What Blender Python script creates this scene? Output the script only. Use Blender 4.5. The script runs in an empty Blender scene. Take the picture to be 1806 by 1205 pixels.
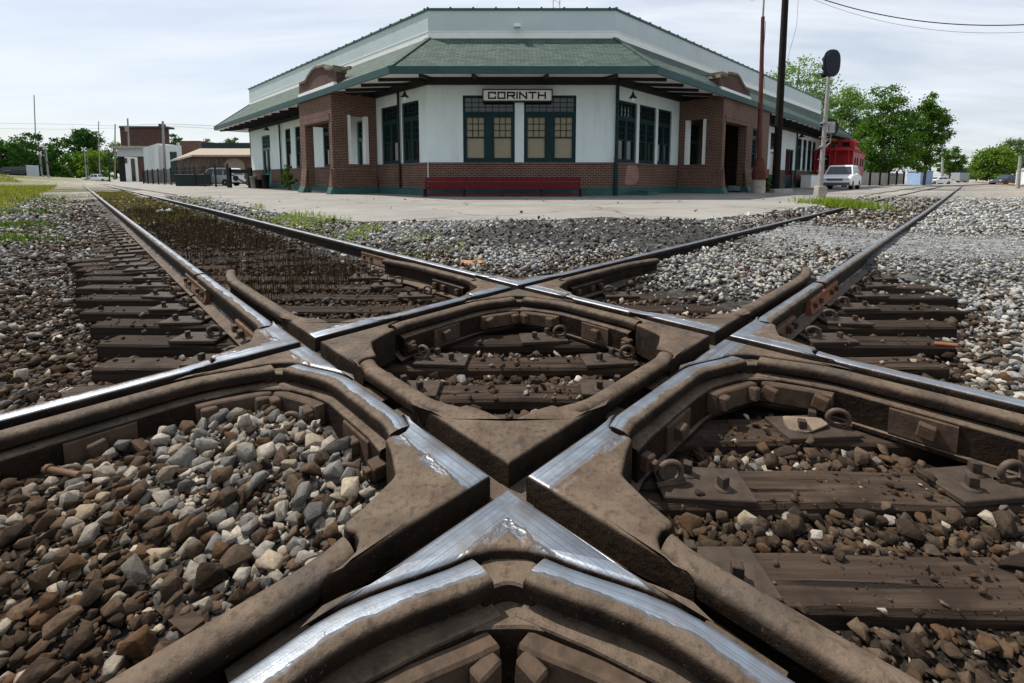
import bpy, bmesh, math, random
import numpy as np
from mathutils import Vector, Matrix
from mathutils.geometry import tessellate_polygon

# ------------------------------------------------------------------ camera
SC = bpy.context.scene
COL = SC.collection
F_PX, PY, CX, EYE = 795.0, 391.0, 903.0, 0.756      # photograph pixels (1806 x 1205)
PITCH = math.atan((391.0 - 314.5) / F_PX)
cam_d = bpy.data.cameras.new('camera')
cam = bpy.data.objects.new('camera', cam_d)
COL.objects.link(cam)
cam.location = (0, 0, EYE)
cam.rotation_euler = (math.pi / 2 - PITCH, 0, 0)
cam_d.sensor_fit = 'HORIZONTAL'
cam_d.sensor_width = 36.0
cam_d.lens = F_PX / 1806.0 * 36.0
cam_d.shift_y = -(602.5 - PY) / 1806.0
cam_d.clip_start = 0.02
cam_d.clip_end = 9000
SC.camera = cam

# ------------------------------------------------------------------ light
SUN_DIR = Vector((-0.86, 0.51, 0)).normalized()
ELEV = math.radians(57)
world = bpy.data.worlds.new('World')
SC.world = world
world.use_nodes = True
wn, wl = world.node_tree.nodes, world.node_tree.links
wn.clear()
sky = wn.new('ShaderNodeTexSky')
sky.sky_type = 'NISHITA'
sky.sun_disc = False
sky.sun_elevation = ELEV
sky.sun_rotation = math.atan2(SUN_DIR.x, SUN_DIR.y)
sky.air_density = 1.0
sky.dust_density = 1.6
sky.ozone_density = 1.0
tc = wn.new('ShaderNodeTexCoord')
sep = wn.new('ShaderNodeSeparateXYZ')
wl.new(tc.outputs['Generated'], sep.inputs[0])
zc = wn.new('ShaderNodeMath'); zc.operation = 'MAXIMUM'; zc.inputs[1].default_value = 0.0
wl.new(sep.outputs['Z'], zc.inputs[0])
za = wn.new('ShaderNodeMath'); za.operation = 'ADD'; za.inputs[1].default_value = 0.16
wl.new(zc.outputs[0], za.inputs[0])
dx = wn.new('ShaderNodeMath'); dx.operation = 'DIVIDE'
dy = wn.new('ShaderNodeMath'); dy.operation = 'DIVIDE'
wl.new(sep.outputs['X'], dx.inputs[0]); wl.new(za.outputs[0], dx.inputs[1])
wl.new(sep.outputs['Y'], dy.inputs[0]); wl.new(za.outputs[0], dy.inputs[1])
cmb = wn.new('ShaderNodeCombineXYZ')
wl.new(dx.outputs[0], cmb.inputs[0]); wl.new(dy.outputs[0], cmb.inputs[1])
mp = wn.new('ShaderNodeMapping'); mp.inputs['Scale'].default_value = (0.55, 1.5, 1.0)
mp.inputs['Location'].default_value = (3.3, 1.7, 0.0)
wl.new(cmb.outputs[0], mp.inputs[0])
cn = wn.new('ShaderNodeTexNoise'); cn.inputs['Scale'].default_value = 1.25
cn.inputs['Detail'].default_value = 9; cn.inputs['Roughness'].default_value = 0.58
cn.inputs['Distortion'].default_value = 0.5
wl.new(mp.outputs[0], cn.inputs['Vector'])
cr = wn.new('ShaderNodeValToRGB')
cr.color_ramp.elements[0].position = 0.40; cr.color_ramp.elements[0].color = (0.50, 0.50, 0.50, 1)
cr.color_ramp.elements[1].position = 0.74; cr.color_ramp.elements[1].color = (0.95, 0.95, 0.95, 1)
wl.new(cn.outputs['Fac'], cr.inputs[0])
cm = wn.new('ShaderNodeMix'); cm.data_type = 'RGBA'
CLOUD = cm
wl.new(cr.outputs[0], cm.inputs['Factor'])
wl.new(sky.outputs[0], cm.inputs['A'])
cm.inputs['B'].default_value = (8.0, 8.45, 9.05, 1)
bg = wn.new('ShaderNodeBackground'); bg.inputs['Strength'].default_value = 0.097
wl.new(cm.outputs['Result'], bg.inputs['Color'])
wo = wn.new('ShaderNodeOutputWorld')
wl.new(bg.outputs[0], wo.inputs['Surface'])

sd = bpy.data.lights.new('sun', 'SUN')
sd.energy = 5.0
sd.angle = math.radians(0.55)
sd.color = (1.0, 0.95, 0.86)
sun = bpy.data.objects.new('sun', sd)
COL.objects.link(sun)
sv = Vector((SUN_DIR.x * math.cos(ELEV), SUN_DIR.y * math.cos(ELEV), math.sin(ELEV)))
sun.rotation_euler = sv.to_track_quat('Z', 'Y').to_euler()
sun.location = (-30, 20, 60)
SC.view_settings.view_transform = 'Standard'
SC.view_settings.look = 'None'
SC.view_settings.exposure = 0.28
SC.view_settings.gamma = 1.0
SC.render.film_transparent = False
SC.cycles.max_bounces = 6
SC.cycles.use_denoising = True

# ------------------------------------------------------------------ helpers
random.seed(7)
RNG = np.random.default_rng(11)


def at(px, py, Y):
    """world point seen at photograph pixel (px, py) at distance Y"""
    c, s = math.cos(PITCH), math.sin(PITCH)
    a, b = (px - CX) / F_PX, -(py - PY) / F_PX
    t = Y / (c + s * b)
    return Vector((a * t, Y, EYE + (-s + c * b) * t))


def onz(px, py, z=0.0):
    c, s = math.cos(PITCH), math.sin(PITCH)
    a, b = (px - CX) / F_PX, -(py - PY) / F_PX
    t = (z - EYE) / (-s + c * b)
    return Vector((a * t, (c + s * b) * t, z))


def tag(o, label=None, cat=None, group=None, kind=None):
    if label: o['label'] = label
    if cat: o['category'] = cat
    if group: o['group'] = group
    if kind: o['kind'] = kind
    return o


def empty(name, loc=(0, 0, 0), rz=0.0, label=None, cat=None, group=None):
    o = bpy.data.objects.new(name, None)
    COL.objects.link(o)
    o.empty_display_size = 0.2
    o.location = loc
    o.rotation_euler = (0, 0, rz)
    return tag(o, label, cat, group)


def copy_tree(o, parent=None):
    c = o.copy()
    COL.objects.link(c)
    if parent: c.parent = parent
    for ch in list(o.children):
        copy_tree(ch, c)
    return c


class MB:
    """collects shapes, builds one mesh object"""
    def __init__(s):
        s.v, s.f, s.sm = [], [], []

    def add(s, vs, fs, smooth=False):
        n = len(s.v)
        s.v.extend([tuple(x) for x in vs])
        s.f.extend([tuple(i + n for i in f) for f in fs])
        s.sm.extend([smooth] * len(fs))

    def box(s, c, size, R=None, taper=1.0):
        hx, hy, hz = size[0] / 2, size[1] / 2, size[2] / 2
        vs = []
        for z in (-hz, hz):
            k = taper if z > 0 else 1.0
            for x, y in ((-hx, -hy), (hx, -hy), (hx, hy), (-hx, hy)):
                p = Vector((x * k, y * k, z))
                if R is not None: p = R @ p
                vs.append(p + Vector(c))
        s.add(vs, [(3, 2, 1, 0), (4, 5, 6, 7), (0, 1, 5, 4), (1, 2, 6, 5), (2, 3, 7, 6), (3, 0, 4, 7)])

    def bar(s, a, b, w, h, up=(0, 0, 1)):
        a, b = Vector(a), Vector(b)
        d = b - a
        L = d.length
        if L < 1e-6: return
        d /= L
        up = Vector(up)
        if abs(d.dot(up)) > 0.98: up = Vector((0, 1, 0))
        x = d.cross(up).normalized()
        z = x.cross(d).normalized()
        R = Matrix((x, d, z)).transposed()
        s.box((a + b) / 2, (w, L, h), R)

    def tube(s, pts, r, n=8, cap=True, smooth=True):
        pts = [Vector(p) for p in pts]
        rs = r if hasattr(r, '__len__') else [r] * len(pts)
        vs, fs = [], []
        prev = None
        for i, p in enumerate(pts):
            d = (pts[min(i + 1, len(pts) - 1)] - pts[max(i - 1, 0)])
            d = d.normalized() if d.length > 1e-9 else Vector((0, 0, 1))
            if prev is None:
                up = Vector((0, 0, 1)) if abs(d.z) < 0.95 else Vector((1, 0, 0))
                x = d.cross(up).normalized()
            else:
                x = (prev - d * prev.dot(d)).normalized()
            prev = x
            y = d.cross(x)
            for k in range(n):
                t = 2 * math.pi * k / n
                vs.append(p + (x * math.cos(t) + y * math.sin(t)) * rs[i])
        for i in range(len(pts) - 1):
            for k in range(n):
                k2 = (k + 1) % n
                fs.append((i * n + k, i * n + k2, (i + 1) * n + k2, (i + 1) * n + k))
        s.add(vs, fs, smooth)
        if cap:
            m = len(pts) - 1
            s.add(vs[:n], [tuple(range(n - 1, -1, -1))])
            s.add(vs[m * n:], [tuple(range(n))])

    def lathe(s, prof, c=(0, 0, 0), n=16, axis='Z', smooth=True):
        vs, fs = [], []
        for r, z in prof:
            for k in range(n):
                t = 2 * math.pi * k / n
                p = Vector((r * math.cos(t), r * math.sin(t), z))
                if axis == 'Y': p = Vector((p.x, p.z, p.y))
                if axis == 'X': p = Vector((p.z, p.x, p.y))
                vs.append(p + Vector(c))
        for i in range(len(prof) - 1):
            for k in range(n):
                k2 = (k + 1) % n
                fs.append((i * n + k, i * n + k2, (i + 1) * n + k2, (i + 1) * n + k))
        s.add(vs, fs, smooth)
        s.add(vs[:n], [tuple(range(n - 1, -1, -1))])
        s.add(vs[-n:], [tuple(range(n))])

    def prism(s, poly, z0, z1):
        """poly: list of (x, y), counter-clockwise"""
        n = len(poly)
        vs = [(p[0], p[1], z0) for p in poly] + [(p[0], p[1], z1) for p in poly]
        fs = [tuple(range(n - 1, -1, -1)), tuple(range(n, 2 * n))]
        fs += [(i, (i + 1) % n, n + (i + 1) % n, n + i) for i in range(n)]
        s.add(vs, fs)

    def ext(s, poly3, d):
        """planar 3D polygon extruded by vector d"""
        n = len(poly3)
        a = [Vector(p) for p in poly3]
        b = [p + Vector(d) for p in a]
        fs = [tuple(range(n - 1, -1, -1)), tuple(range(n, 2 * n))]
        fs += [(i, (i + 1) % n, n + (i + 1) % n, n + i) for i in range(n)]
        s.add(a + b, fs)

    def sweep(s, prof, frames, smooth=False, cap=True):
        """prof: [(t, z)], frames: [(point, lateral vector)]"""
        n = len(prof)
        vs = []
        for p, lat in frames:
            for t, z in prof:
                vs.append((p[0] + lat[0] * t, p[1] + lat[1] * t, p[2] + z))
        fs = []
        for i in range(len(frames) - 1):
            for k in range(n):
                k2 = (k + 1) % n
                fs.append((i * n + k, i * n + k2, (i + 1) * n + k2, (i + 1) * n + k))
        s.add(vs, fs, smooth)
        if cap:
            s.add(vs[:n], [tuple(range(n - 1, -1, -1))])
            s.add(vs[-n:], [tuple(range(n))])

    def build(s, name, mat=None, parent=None, loc=None, bevel=0.0, uv=False, rz=None, auto=False, segs=1):
        me = bpy.data.meshes.new(name)
        me.from_pydata(s.v, [], s.f)
        me.polygons.foreach_set('use_smooth', s.sm)
        bm = bmesh.new(); bm.from_mesh(me)
        bmesh.ops.recalc_face_normals(bm, faces=bm.faces)
        if uv:
            L = bm.loops.layers.uv.new('UVMap')
            for f in bm.faces:
                nn = f.normal
                if abs(nn.z) < 0.985:
                    t = Vector((-nn.y, nn.x, 0)).normalized()
                    w = nn.cross(t)
                    for l in f.loops:
                        l[L].uv = (l.vert.co.dot(t), l.vert.co.dot(w))
                else:
                    for l in f.loops:
                        l[L].uv = (l.vert.co.x, l.vert.co.y)
        bm.to_mesh(me); bm.free()
        me.update()
        if mat: me.materials.append(mat)
        o = bpy.data.objects.new(name, me)
        COL.objects.link(o)
        if parent: o.parent = parent
        if loc: o.location = loc
        if rz is not None: o.rotation_euler = (0, 0, rz)
        if bevel:
            b = o.modifiers.new('bevel', 'BEVEL'); b.width = bevel; b.segments = segs
            b.limit_method = 'ANGLE'; b.angle_limit = math.radians(40)
        return o


def smooth_poly(pts, n=6, closed=False):
    """Catmull-Rom through 2D points"""
    P = [np.array(p, float) for p in pts]
    out = []
    m = len(P)
    for i in range(m if closed else m - 1):
        p0 = P[(i - 1) % m] if closed else P[max(i - 1, 0)]
        p1 = P[i]; p2 = P[(i + 1) % m] if closed else P[i + 1]
        p3 = P[(i + 2) % m] if closed else P[min(i + 2, m - 1)]
        for k in range(n):
            t = k / n
            out.append(0.5 * ((2 * p1) + (-p0 + p2) * t + (2 * p0 - 5 * p1 + 4 * p2 - p3) * t * t + (-p0 + 3 * p1 - 3 * p2 + p3) * t ** 3))
    if not closed: out.append(P[-1])
    return out


# ------------------------------------------------------------------ materials
def nmat(name):
    m = bpy.data.materials.new(name)
    m.use_nodes = True
    nt = m.node_tree
    return m, nt.nodes, nt.links, nt.nodes['Principled BSDF']


def node(N, t, **kw):
    n = N.new(t)
    for k, v in kw.items():
        if k.startswith('in_'):
            n.inputs[k[3:].replace('_', ' ')].default_value = v
        else:
            setattr(n, k, v)
    return n


def math_n(N, L, op, a, b=None, c=None, clamp=False):
    n = N.new('ShaderNodeMath'); n.operation = op; n.use_clamp = clamp
    for i, x in enumerate((a, b, c)):
        if x is None: continue
        if isinstance(x, (int, float)): n.inputs[i].default_value = x
        else: L.new(x, n.inputs[i])
    return n.outputs[0]


def mixc(N, L, f, a, b, mode='MIX'):
    n = N.new('ShaderNodeMix'); n.data_type = 'RGBA'; n.blend_type = mode
    for k, x in (('Factor', f), ('A', a), ('B', b)):
        if isinstance(x, (int, float)): n.inputs[k].default_value = x
        elif isinstance(x, tuple): n.inputs[k].default_value = (x[0], x[1], x[2], 1)
        else: L.new(x, n.inputs[k])
    return n.outputs['Result']


def ramp(N, L, f, lo, hi, c0=(0, 0, 0), c1=(1, 1, 1)):
    n = N.new('ShaderNodeValToRGB')
    n.color_ramp.elements[0].position = lo; n.color_ramp.elements[0].color = (*c0, 1)
    n.color_ramp.elements[1].position = hi; n.color_ramp.elements[1].color = (*c1, 1)
    L.new(f, n.inputs[0])
    return n.outputs[0]


def bump(N, L, b, h, strength, dist):
    n = N.new('ShaderNodeBump'); n.inputs['Strength'].default_value = strength; n.inputs['Distance'].default_value = dist
    L.new(h, n.inputs['Height'])
    L.new(n.outputs[0], b.inputs['Normal'])


def noise(N, L, vec, scale, detail=4, rough=0.55, dist=0.0):
    n = N.new('ShaderNodeTexNoise')
    n.inputs['Scale'].default_value = scale; n.inputs['Detail'].default_value = detail
    n.inputs['Roughness'].default_value = rough; n.inputs['Distortion'].default_value = dist
    if vec is not None: L.new(vec, n.inputs['Vector'])
    return n.outputs['Fac']


def coords(N, L, which='Object', scale=None):
    t = N.new('ShaderNodeTexCoord')
    o = t.outputs[which]
    if scale:
        m = N.new('ShaderNodeMapping'); m.inputs['Scale'].default_value = scale
        L.new(o, m.inputs[0]); o = m.outputs[0]
    return o


def simple(name, col, rough=0.6, metal=0.0, var=0.25, vscale=6.0, bmp=0.15, bscale=40.0, bdist=0.004, spec=None, dirt=None):
    m, N, L, B = nmat(name)
    c = coords(N, L)
    nz = noise(N, L, c, vscale, 5, 0.6)
    f = ramp(N, L, nz, 0.3, 0.7)
    d = tuple(x * (1 - var) for x in col); h = tuple(min(1, x * (1 + var * 0.6)) for x in col)
    cc = mixc(N, L, f, d, h)
    if dirt:
        n2 = noise(N, L, c, dirt[1], 6, 0.65)
        cc = mixc(N, L, ramp(N, L, n2, dirt[2], dirt[2] + 0.12), cc, dirt[0])
    L.new(cc, B.inputs['Base Color'])
    B.inputs['Roughness'].default_value = rough
    B.inputs['Metallic'].default_value = metal
    B.inputs['Specular IOR Level'].default_value = spec if spec is not None else (0.5 if rough < 0.4 else 0.22)
    if bmp:
        bump(N, L, B, noise(N, L, c, bscale, 4, 0.6), bmp, bdist)
    return m

# ================================================================== THE CROSSING
G0 = 1.46            # gauge used to build the diamond
FW = 0.066           # flangeway
V2 = lambda a: np.array([math.cos(math.radians(a)), math.sin(math.radians(a))])
PN, PL, PF, PR = [np.array(onz(*p)[:2]) for p in ((896, 860), (530, 602), (913, 503), (1286, 591))]
CORN = {'N': PN, 'L': PL, 'F': PF, 'R': PR}
u_ = lambda a, b: (b - a) / np.linalg.norm(b - a)
# direction of each leg away from its corner: (corner, track, sign)
DIR = {('N', 'A', 1): u_(PN, PL), ('N', 'A', -1): V2(-43.6), ('L', 'A', 1): V2(134.05), ('L', 'A', -1): u_(PL, PN),
       ('R', 'A', 1): u_(PR, PF), ('R', 'A', -1): V2(-45.6), ('F', 'A', 1): V2(133.5), ('F', 'A', -1): u_(PF, PR),
       ('N', 'B', 1): u_(PN, PR), ('N', 'B', -1): V2(180 + 44.9), ('R', 'B', 1): V2(44.4), ('R', 'B', -1): u_(PR, PN),
       ('L', 'B', 1): u_(PL, PF), ('L', 'B', -1): V2(180 + 47.6), ('F', 'B', 1): V2(45.0), ('F', 'B', -1): u_(PF, PL)}
GA = {'N': 1, 'L': 1, 'R': -1, 'F': -1}     # gauge side of the A rail through this corner, as a sign along B
GB = {'N': 1, 'R': 1, 'L': -1, 'F': -1}     # gauge side of the B rail, as a sign along A


def pos3(c, track, sg, other, s, off):
    """point s along a leg, displaced off towards the quadrant whose other leg has sign `other`"""
    d = DIR[(c, track, sg)]
    e = DIR[(c, 'B' if track == 'A' else 'A', other)]
    n = np.array([-d[1], d[0]])
    if n.dot(e) < 0: n = -n
    return CORN[c] + d * s + n * off, n


def sstep(x):
    x = min(1.0, max(0.0, x))
    return x * x * (3 - 2 * x)


# --- steel materials
def steel_base(N, L, P):
    n1 = noise(N, L, P, 9, 6, 0.62)
    n2 = noise(N, L, P, 55, 4, 0.6)
    n3 = noise(N, L, P, 3.2, 3, 0.5)
    # rust, shade painted dark into the side faces; tan dust on upward ones
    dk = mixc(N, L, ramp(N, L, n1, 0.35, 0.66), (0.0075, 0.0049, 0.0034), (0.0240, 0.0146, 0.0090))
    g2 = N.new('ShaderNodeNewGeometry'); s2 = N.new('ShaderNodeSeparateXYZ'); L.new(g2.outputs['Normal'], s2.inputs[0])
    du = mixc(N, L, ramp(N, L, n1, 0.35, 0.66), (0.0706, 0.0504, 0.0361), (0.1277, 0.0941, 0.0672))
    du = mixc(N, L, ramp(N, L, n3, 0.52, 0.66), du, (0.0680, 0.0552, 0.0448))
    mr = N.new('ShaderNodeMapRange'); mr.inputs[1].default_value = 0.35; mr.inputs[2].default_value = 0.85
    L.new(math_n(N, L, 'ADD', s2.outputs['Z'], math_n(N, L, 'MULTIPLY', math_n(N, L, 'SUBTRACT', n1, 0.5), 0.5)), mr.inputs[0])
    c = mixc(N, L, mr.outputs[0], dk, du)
    c = mixc(N, L, math_n(N, L, 'MULTIPLY', ramp(N, L, n2, 0.52, 0.68), 0.5), c, (0.022, 0.015, 0.011))
    gsp = noise(N, L, P, 6.5, 5, 0.7, 0.6)
    c = mixc(N, L, math_n(N, L, 'MULTIPLY', ramp(N, L, gsp, 0.60, 0.68), 0.65), c, (0.024, 0.021, 0.019))
    fl = noise(N, L, P, 170, 3, 0.6)
    c = mixc(N, L, math_n(N, L, 'MULTIPLY', ramp(N, L, fl, 0.66, 0.72), 0.5), c, (0.20, 0.155, 0.115))
    return c, n1, n2


def steel_mat(name, mode):
    m, N, L, B = nmat(name)
    geo = N.new('ShaderNodeNewGeometry')
    P = geo.outputs['Position']
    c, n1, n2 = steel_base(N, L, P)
    rough = ramp(N, L, n2, 0.3, 0.7, (0.55,) * 3, (0.8,) * 3)
    hgt = math_n(N, L, 'ADD', math_n(N, L, 'MULTIPLY', n2, 0.5), math_n(N, L, 'MULTIPLY', n1, 0.6))
    # streaky pits on the side faces
    sz = N.new('ShaderNodeSeparateXYZ'); L.new(geo.outputs['Normal'], sz.inputs[0])
    pz = N.new('ShaderNodeSeparateXYZ'); L.new(P, pz.inputs[0])
    if mode in ('insert', 'run'):
        wob = noise(N, L, P, 7.0, 4, 0.6)
        wob2 = noise(N, L, P, 30.0, 3, 0.6)
        w = math_n(N, L, 'ADD', math_n(N, L, 'MULTIPLY', math_n(N, L, 'SUBTRACT', wob, 0.5), 0.05),
                   math_n(N, L, 'MULTIPLY', math_n(N, L, 'SUBTRACT', wob2, 0.5), 0.008))
        masks = []
        if mode == 'insert':
            for a, b, gs in ((PL, PN, DIR[('N', 'B', 1)]), (PF, PR, -DIR[('R', 'B', 1)]), (PN, PR, DIR[('N', 'A', 1)]), (PL, PF, -DIR[('L', 'A', 1)])):
                d = u_(a, b); n = np.array([-d[1], d[0]])
                if n.dot(gs) > 0: n = -n            # towards the field side
                v = N.new('ShaderNodeVectorMath'); v.operation = 'DOT_PRODUCT'
                L.new(P, v.inputs[0]); v.inputs[1].default_value = (n[0], n[1], 0)
                masks.append(math_n(N, L, 'SUBTRACT', v.outputs['Value'], float(n.dot(a))))
        else:
            at_ = N.new('ShaderNodeAttribute'); at_.attribute_name = 'lat'
            masks.append(at_.outputs['Fac'])
        tot = None
        for dd in masks:
            x = math_n(N, L, 'ADD', dd, w)
            hi = N.new('ShaderNodeMapRange'); L.new(x, hi.inputs[0])
            hi.inputs[1].default_value = 0.078 if mode == 'insert' else 0.052; hi.inputs[2].default_value = 0.070 if mode == 'insert' else 0.044
            lo = N.new('ShaderNodeMapRange'); L.new(dd, lo.inputs[0])
            lo.inputs[1].default_value = -0.004; lo.inputs[2].default_value = 0.001
            b1 = math_n(N, L, 'MULTIPLY', hi.outputs[0], lo.outputs[0])
            cx_ = N.new('ShaderNodeCombineXYZ'); L.new(math_n(N, L, 'MULTIPLY', dd, 260.0), cx_.inputs[0])
            wz_ = N.new('ShaderNodeVectorMath'); wz_.operation = 'SCALE'; wz_.inputs['Scale'].default_value = 1.3; L.new(P, wz_.inputs[0])
            wv_ = N.new('ShaderNodeVectorMath'); wv_.operation = 'ADD'; L.new(cx_.outputs[0], wv_.inputs[0]); L.new(wz_.outputs[0], wv_.inputs[1])
            st = math_n(N, L, 'MULTIPLY', noise(N, L, wv_.outputs[0], 1.0, 3, 0.6), b1)
            streak = st if tot is None else math_n(N, L, 'MAXIMUM', streak, st)
            tot = b1 if tot is None else math_n(N, L, 'MAXIMUM', tot, b1)
            if mode == 'insert':
                h2 = N.new('ShaderNodeMapRange'); L.new(x, h2.inputs[0]); h2.inputs[1].default_value = 0.104; h2.inputs[2].default_value = 0.094
                l2 = N.new('ShaderNodeMapRange'); L.new(x, l2.inputs[0]); l2.inputs[1].default_value = 0.070; l2.inputs[2].default_value = 0.080
                b2 = math_n(N, L, 'MULTIPLY', math_n(N, L, 'MULTIPLY', h2.outputs[0], l2.outputs[0]), lo.outputs[0])
                b2 = math_n(N, L, 'MULTIPLY', b2, ramp(N, L, wob, 0.46, 0.58))
                tot = math_n(N, L, 'MAXIMUM', tot, b2)
        up = N.new('ShaderNodeMapRange'); L.new(sz.outputs['Z'], up.inputs[0]); up.inputs[1].default_value = 0.55; up.inputs[2].default_value = 0.85
        top = N.new('ShaderNodeMapRange'); L.new(pz.outputs['Z'], top.inputs[0]); top.inputs[1].default_value = -0.9; top.inputs[2].default_value = -0.8
        pol = math_n(N, L, 'MULTIPLY', tot, up.outputs[0], clamp=True)
        spots = ramp(N, L, noise(N, L, P, 21, 5, 0.7), 0.69, 0.73, (1, 1, 1), (0.15,) * 3)
        pol = math_n(N, L, 'MULTIPLY', pol, spots)
        film = mixc(N, L, ramp(N, L, noise(N, L, P, 8, 5, 0.6), 0.42, 0.70), ramp(N, L, streak, 0.33, 0.62, (0.1720, 0.1880, 0.2160), (0.3225, 0.3698, 0.4300)), (0.1840, 0.1760, 0.1720))
        c = mixc(N, L, pol, c, film)
        L.new(c, B.inputs['Base Color'])
        L.new(math_n(N, L, 'MULTIPLY', pol, 0.86), B.inputs['Metallic'])
        r2 = N.new('ShaderNodeMix'); L.new(pol, r2.inputs['Factor']); L.new(rough, r2.inputs['A'])
        L.new(ramp(N, L, n1, 0.3, 0.7, (0.34,) * 3, (0.50,) * 3), r2.inputs['B'])
        L.new(r2.outputs['Result'], B.inputs['Roughness'])
        inv = math_n(N, L, 'SUBTRACT', 1.0, math_n(N, L, 'MULTIPLY', pol, 0.86))
        hgt = math_n(N, L, 'MULTIPLY', hgt, inv)
        L.new(math_n(N, L, 'MULTIPLY_ADD', pol, 0.38, 0.12), B.inputs['Specular IOR Level'])
    else:
        L.new(c, B.inputs['Base Color'])
        L.new(rough, B.inputs['Roughness'])
        B.inputs['Specular IOR Level'].default_value = 0.12
        inv = 1.0
    fine = noise(N, L, P, 260, 2, 0.6)
    n25 = noise(N, L, P, 24, 4, 0.65)
    if mode == 'plain': hgt = math_n(N, L, 'ADD', hgt, math_n(N, L, 'MULTIPLY', n25, 0.7))
    else: hgt = math_n(N, L, 'ADD', hgt, math_n(N, L, 'MULTIPLY', math_n(N, L, 'MULTIPLY', n25, inv), 0.7))
    bump(N, L, B, math_n(N, L, 'ADD', hgt, math_n(N, L, 'MULTIPLY', math_n(N, L, 'MULTIPLY', fine, inv), 0.12)), 0.8, 0.008)
    return m


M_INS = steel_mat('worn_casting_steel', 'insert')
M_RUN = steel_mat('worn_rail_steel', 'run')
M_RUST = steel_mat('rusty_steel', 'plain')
M_BLOCK = simple('sunlit_block_iron', (0.0723, 0.0467, 0.0306), rough=0.75, var=0.45, vscale=22, bmp=0.5, bscale=90, bdist=0.003, dirt=((0.035, 0.024, 0.017), 9, 0.56))  # lighter than the other steel: sunlight put into the block colour
M_PLATE = simple('tie_plate_iron', (0.0465, 0.0338, 0.0248), rough=0.75, var=0.4, vscale=18, bmp=0.5, bscale=80, bdist=0.003, dirt=((0.028, 0.019, 0.014), 7, 0.55))
M_BOLT = simple('bolt_iron', (0.05, 0.035, 0.026), rough=0.65, var=0.5, vscale=30, bmp=0.4, bscale=120, bdist=0.002)
M_CLIP = simple('clip_iron', (0.085, 0.06, 0.045), rough=0.6, var=0.4, vscale=30, bmp=0.3, bscale=120, bdist=0.002)
M_BAR = simple('joint_bar_rust', (0.12, 0.066, 0.04), rough=0.75, var=0.4, vscale=14, bmp=0.5, bscale=80, bdist=0.003)
M_ORANGE = simple('orange_rust', (0.21, 0.085, 0.042), rough=0.8, var=0.35, vscale=20, bmp=0.4, bscale=80, bdist=0.003)

DIA = empty('rail_diamond', (0, 0, 0), label='rusty steel rail crossing with polished wheel bands where the two tracks meet', cat='rail crossing')

RAIL_H = 0.185
HEAD = [(0.0015, -0.040), (0.0, -0.020), (0.002, -0.010), (0.007, -0.004), (0.016, -0.0012), (0.036, 0.0), (0.056, -0.0012), (0.066, -0.004), (0.072, -0.010), (0.074, -0.020), (0.0725, -0.040)]
LOW = [(0.060, -0.046), (0.046, -0.056), (0.0455, -0.14), (0.060, -0.156), (0.108, -0.170), (0.108, -RAIL_H), (-0.034, -RAIL_H), (-0.034, -0.170), (0.014, -0.156), (0.0285, -0.14), (0.028, -0.056), (0.014, -0.046)]
GHEAD = [(0.001, -0.042), (0.0, -0.026), (0.004, -0.013), (0.013, -0.005), (0.024, -0.001), (0.036, 0.0), (0.048, -0.001), (0.060, -0.005), (0.070, -0.013), (0.074, -0.026), (0.073, -0.042)]


def build_sweep(name, prof, frames, mat, parent, label=None):
    """one rail piece; frames [(x, y, z), lateral]; stores the lateral coordinate for the wear band"""
    n = len(prof)
    mb = MB(); mb.sweep(prof, frames, smooth=True)
    me = bpy.data.meshes.new(name)
    me.from_pydata(mb.v, [], mb.f)
    lat = np.array([prof[i % n][0] for i in range(len(frames) * n)] + [0.2] * (2 * n), np.float32)
    at_ = me.attributes.new('lat', 'FLOAT', 'POINT'); at_.data.foreach_set('value', lat)
    me.polygons.foreach_set('use_smooth', [True] * len(me.polygons))
    bm = bmesh.new(); bm.from_mesh(me); bmesh.ops.recalc_face_normals(bm, faces=bm.faces); bm.to_mesh(me); bm.free()
    me.set_sharp_from_angle(angle=math.radians(38))
    me.materials.append(mat)
    o = bpy.data.objects.new(name, me); COL.objects.link(o)
    if parent: o.parent = parent
    if label: o['label'] = label
    return o


def qtype(sa, sb): return 'V' if sa == sb else 'F'


def end_s(ty, so): return (0.195 + so) if ty == 'V' else (0.352 + so)


def off_at(s, ty, base, so):
    if ty == 'V': return base + 0.094 * (1 - sstep((s - so - 0.14) / 0.34))
    return base + 0.020 * (1 - sstep((s - so - 0.33) / 0.10))


def leg(c, track, sg, other):
    """(type, base offset) of a rail along one leg of one quadrant"""
    g = (GA if track == 'A' else GB)[c]
    base = FW if g == other else 0.0
    so = FW if (GB if track == 'A' else GA)[c] == sg else 0.0
    sa, sb = (sg, other) if track == 'A' else (other, sg)
    return qtype(sa, sb), base, so


FRAMES = []      # (track, other, base, list of frames) for straps, blocks and the ballast mask


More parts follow.
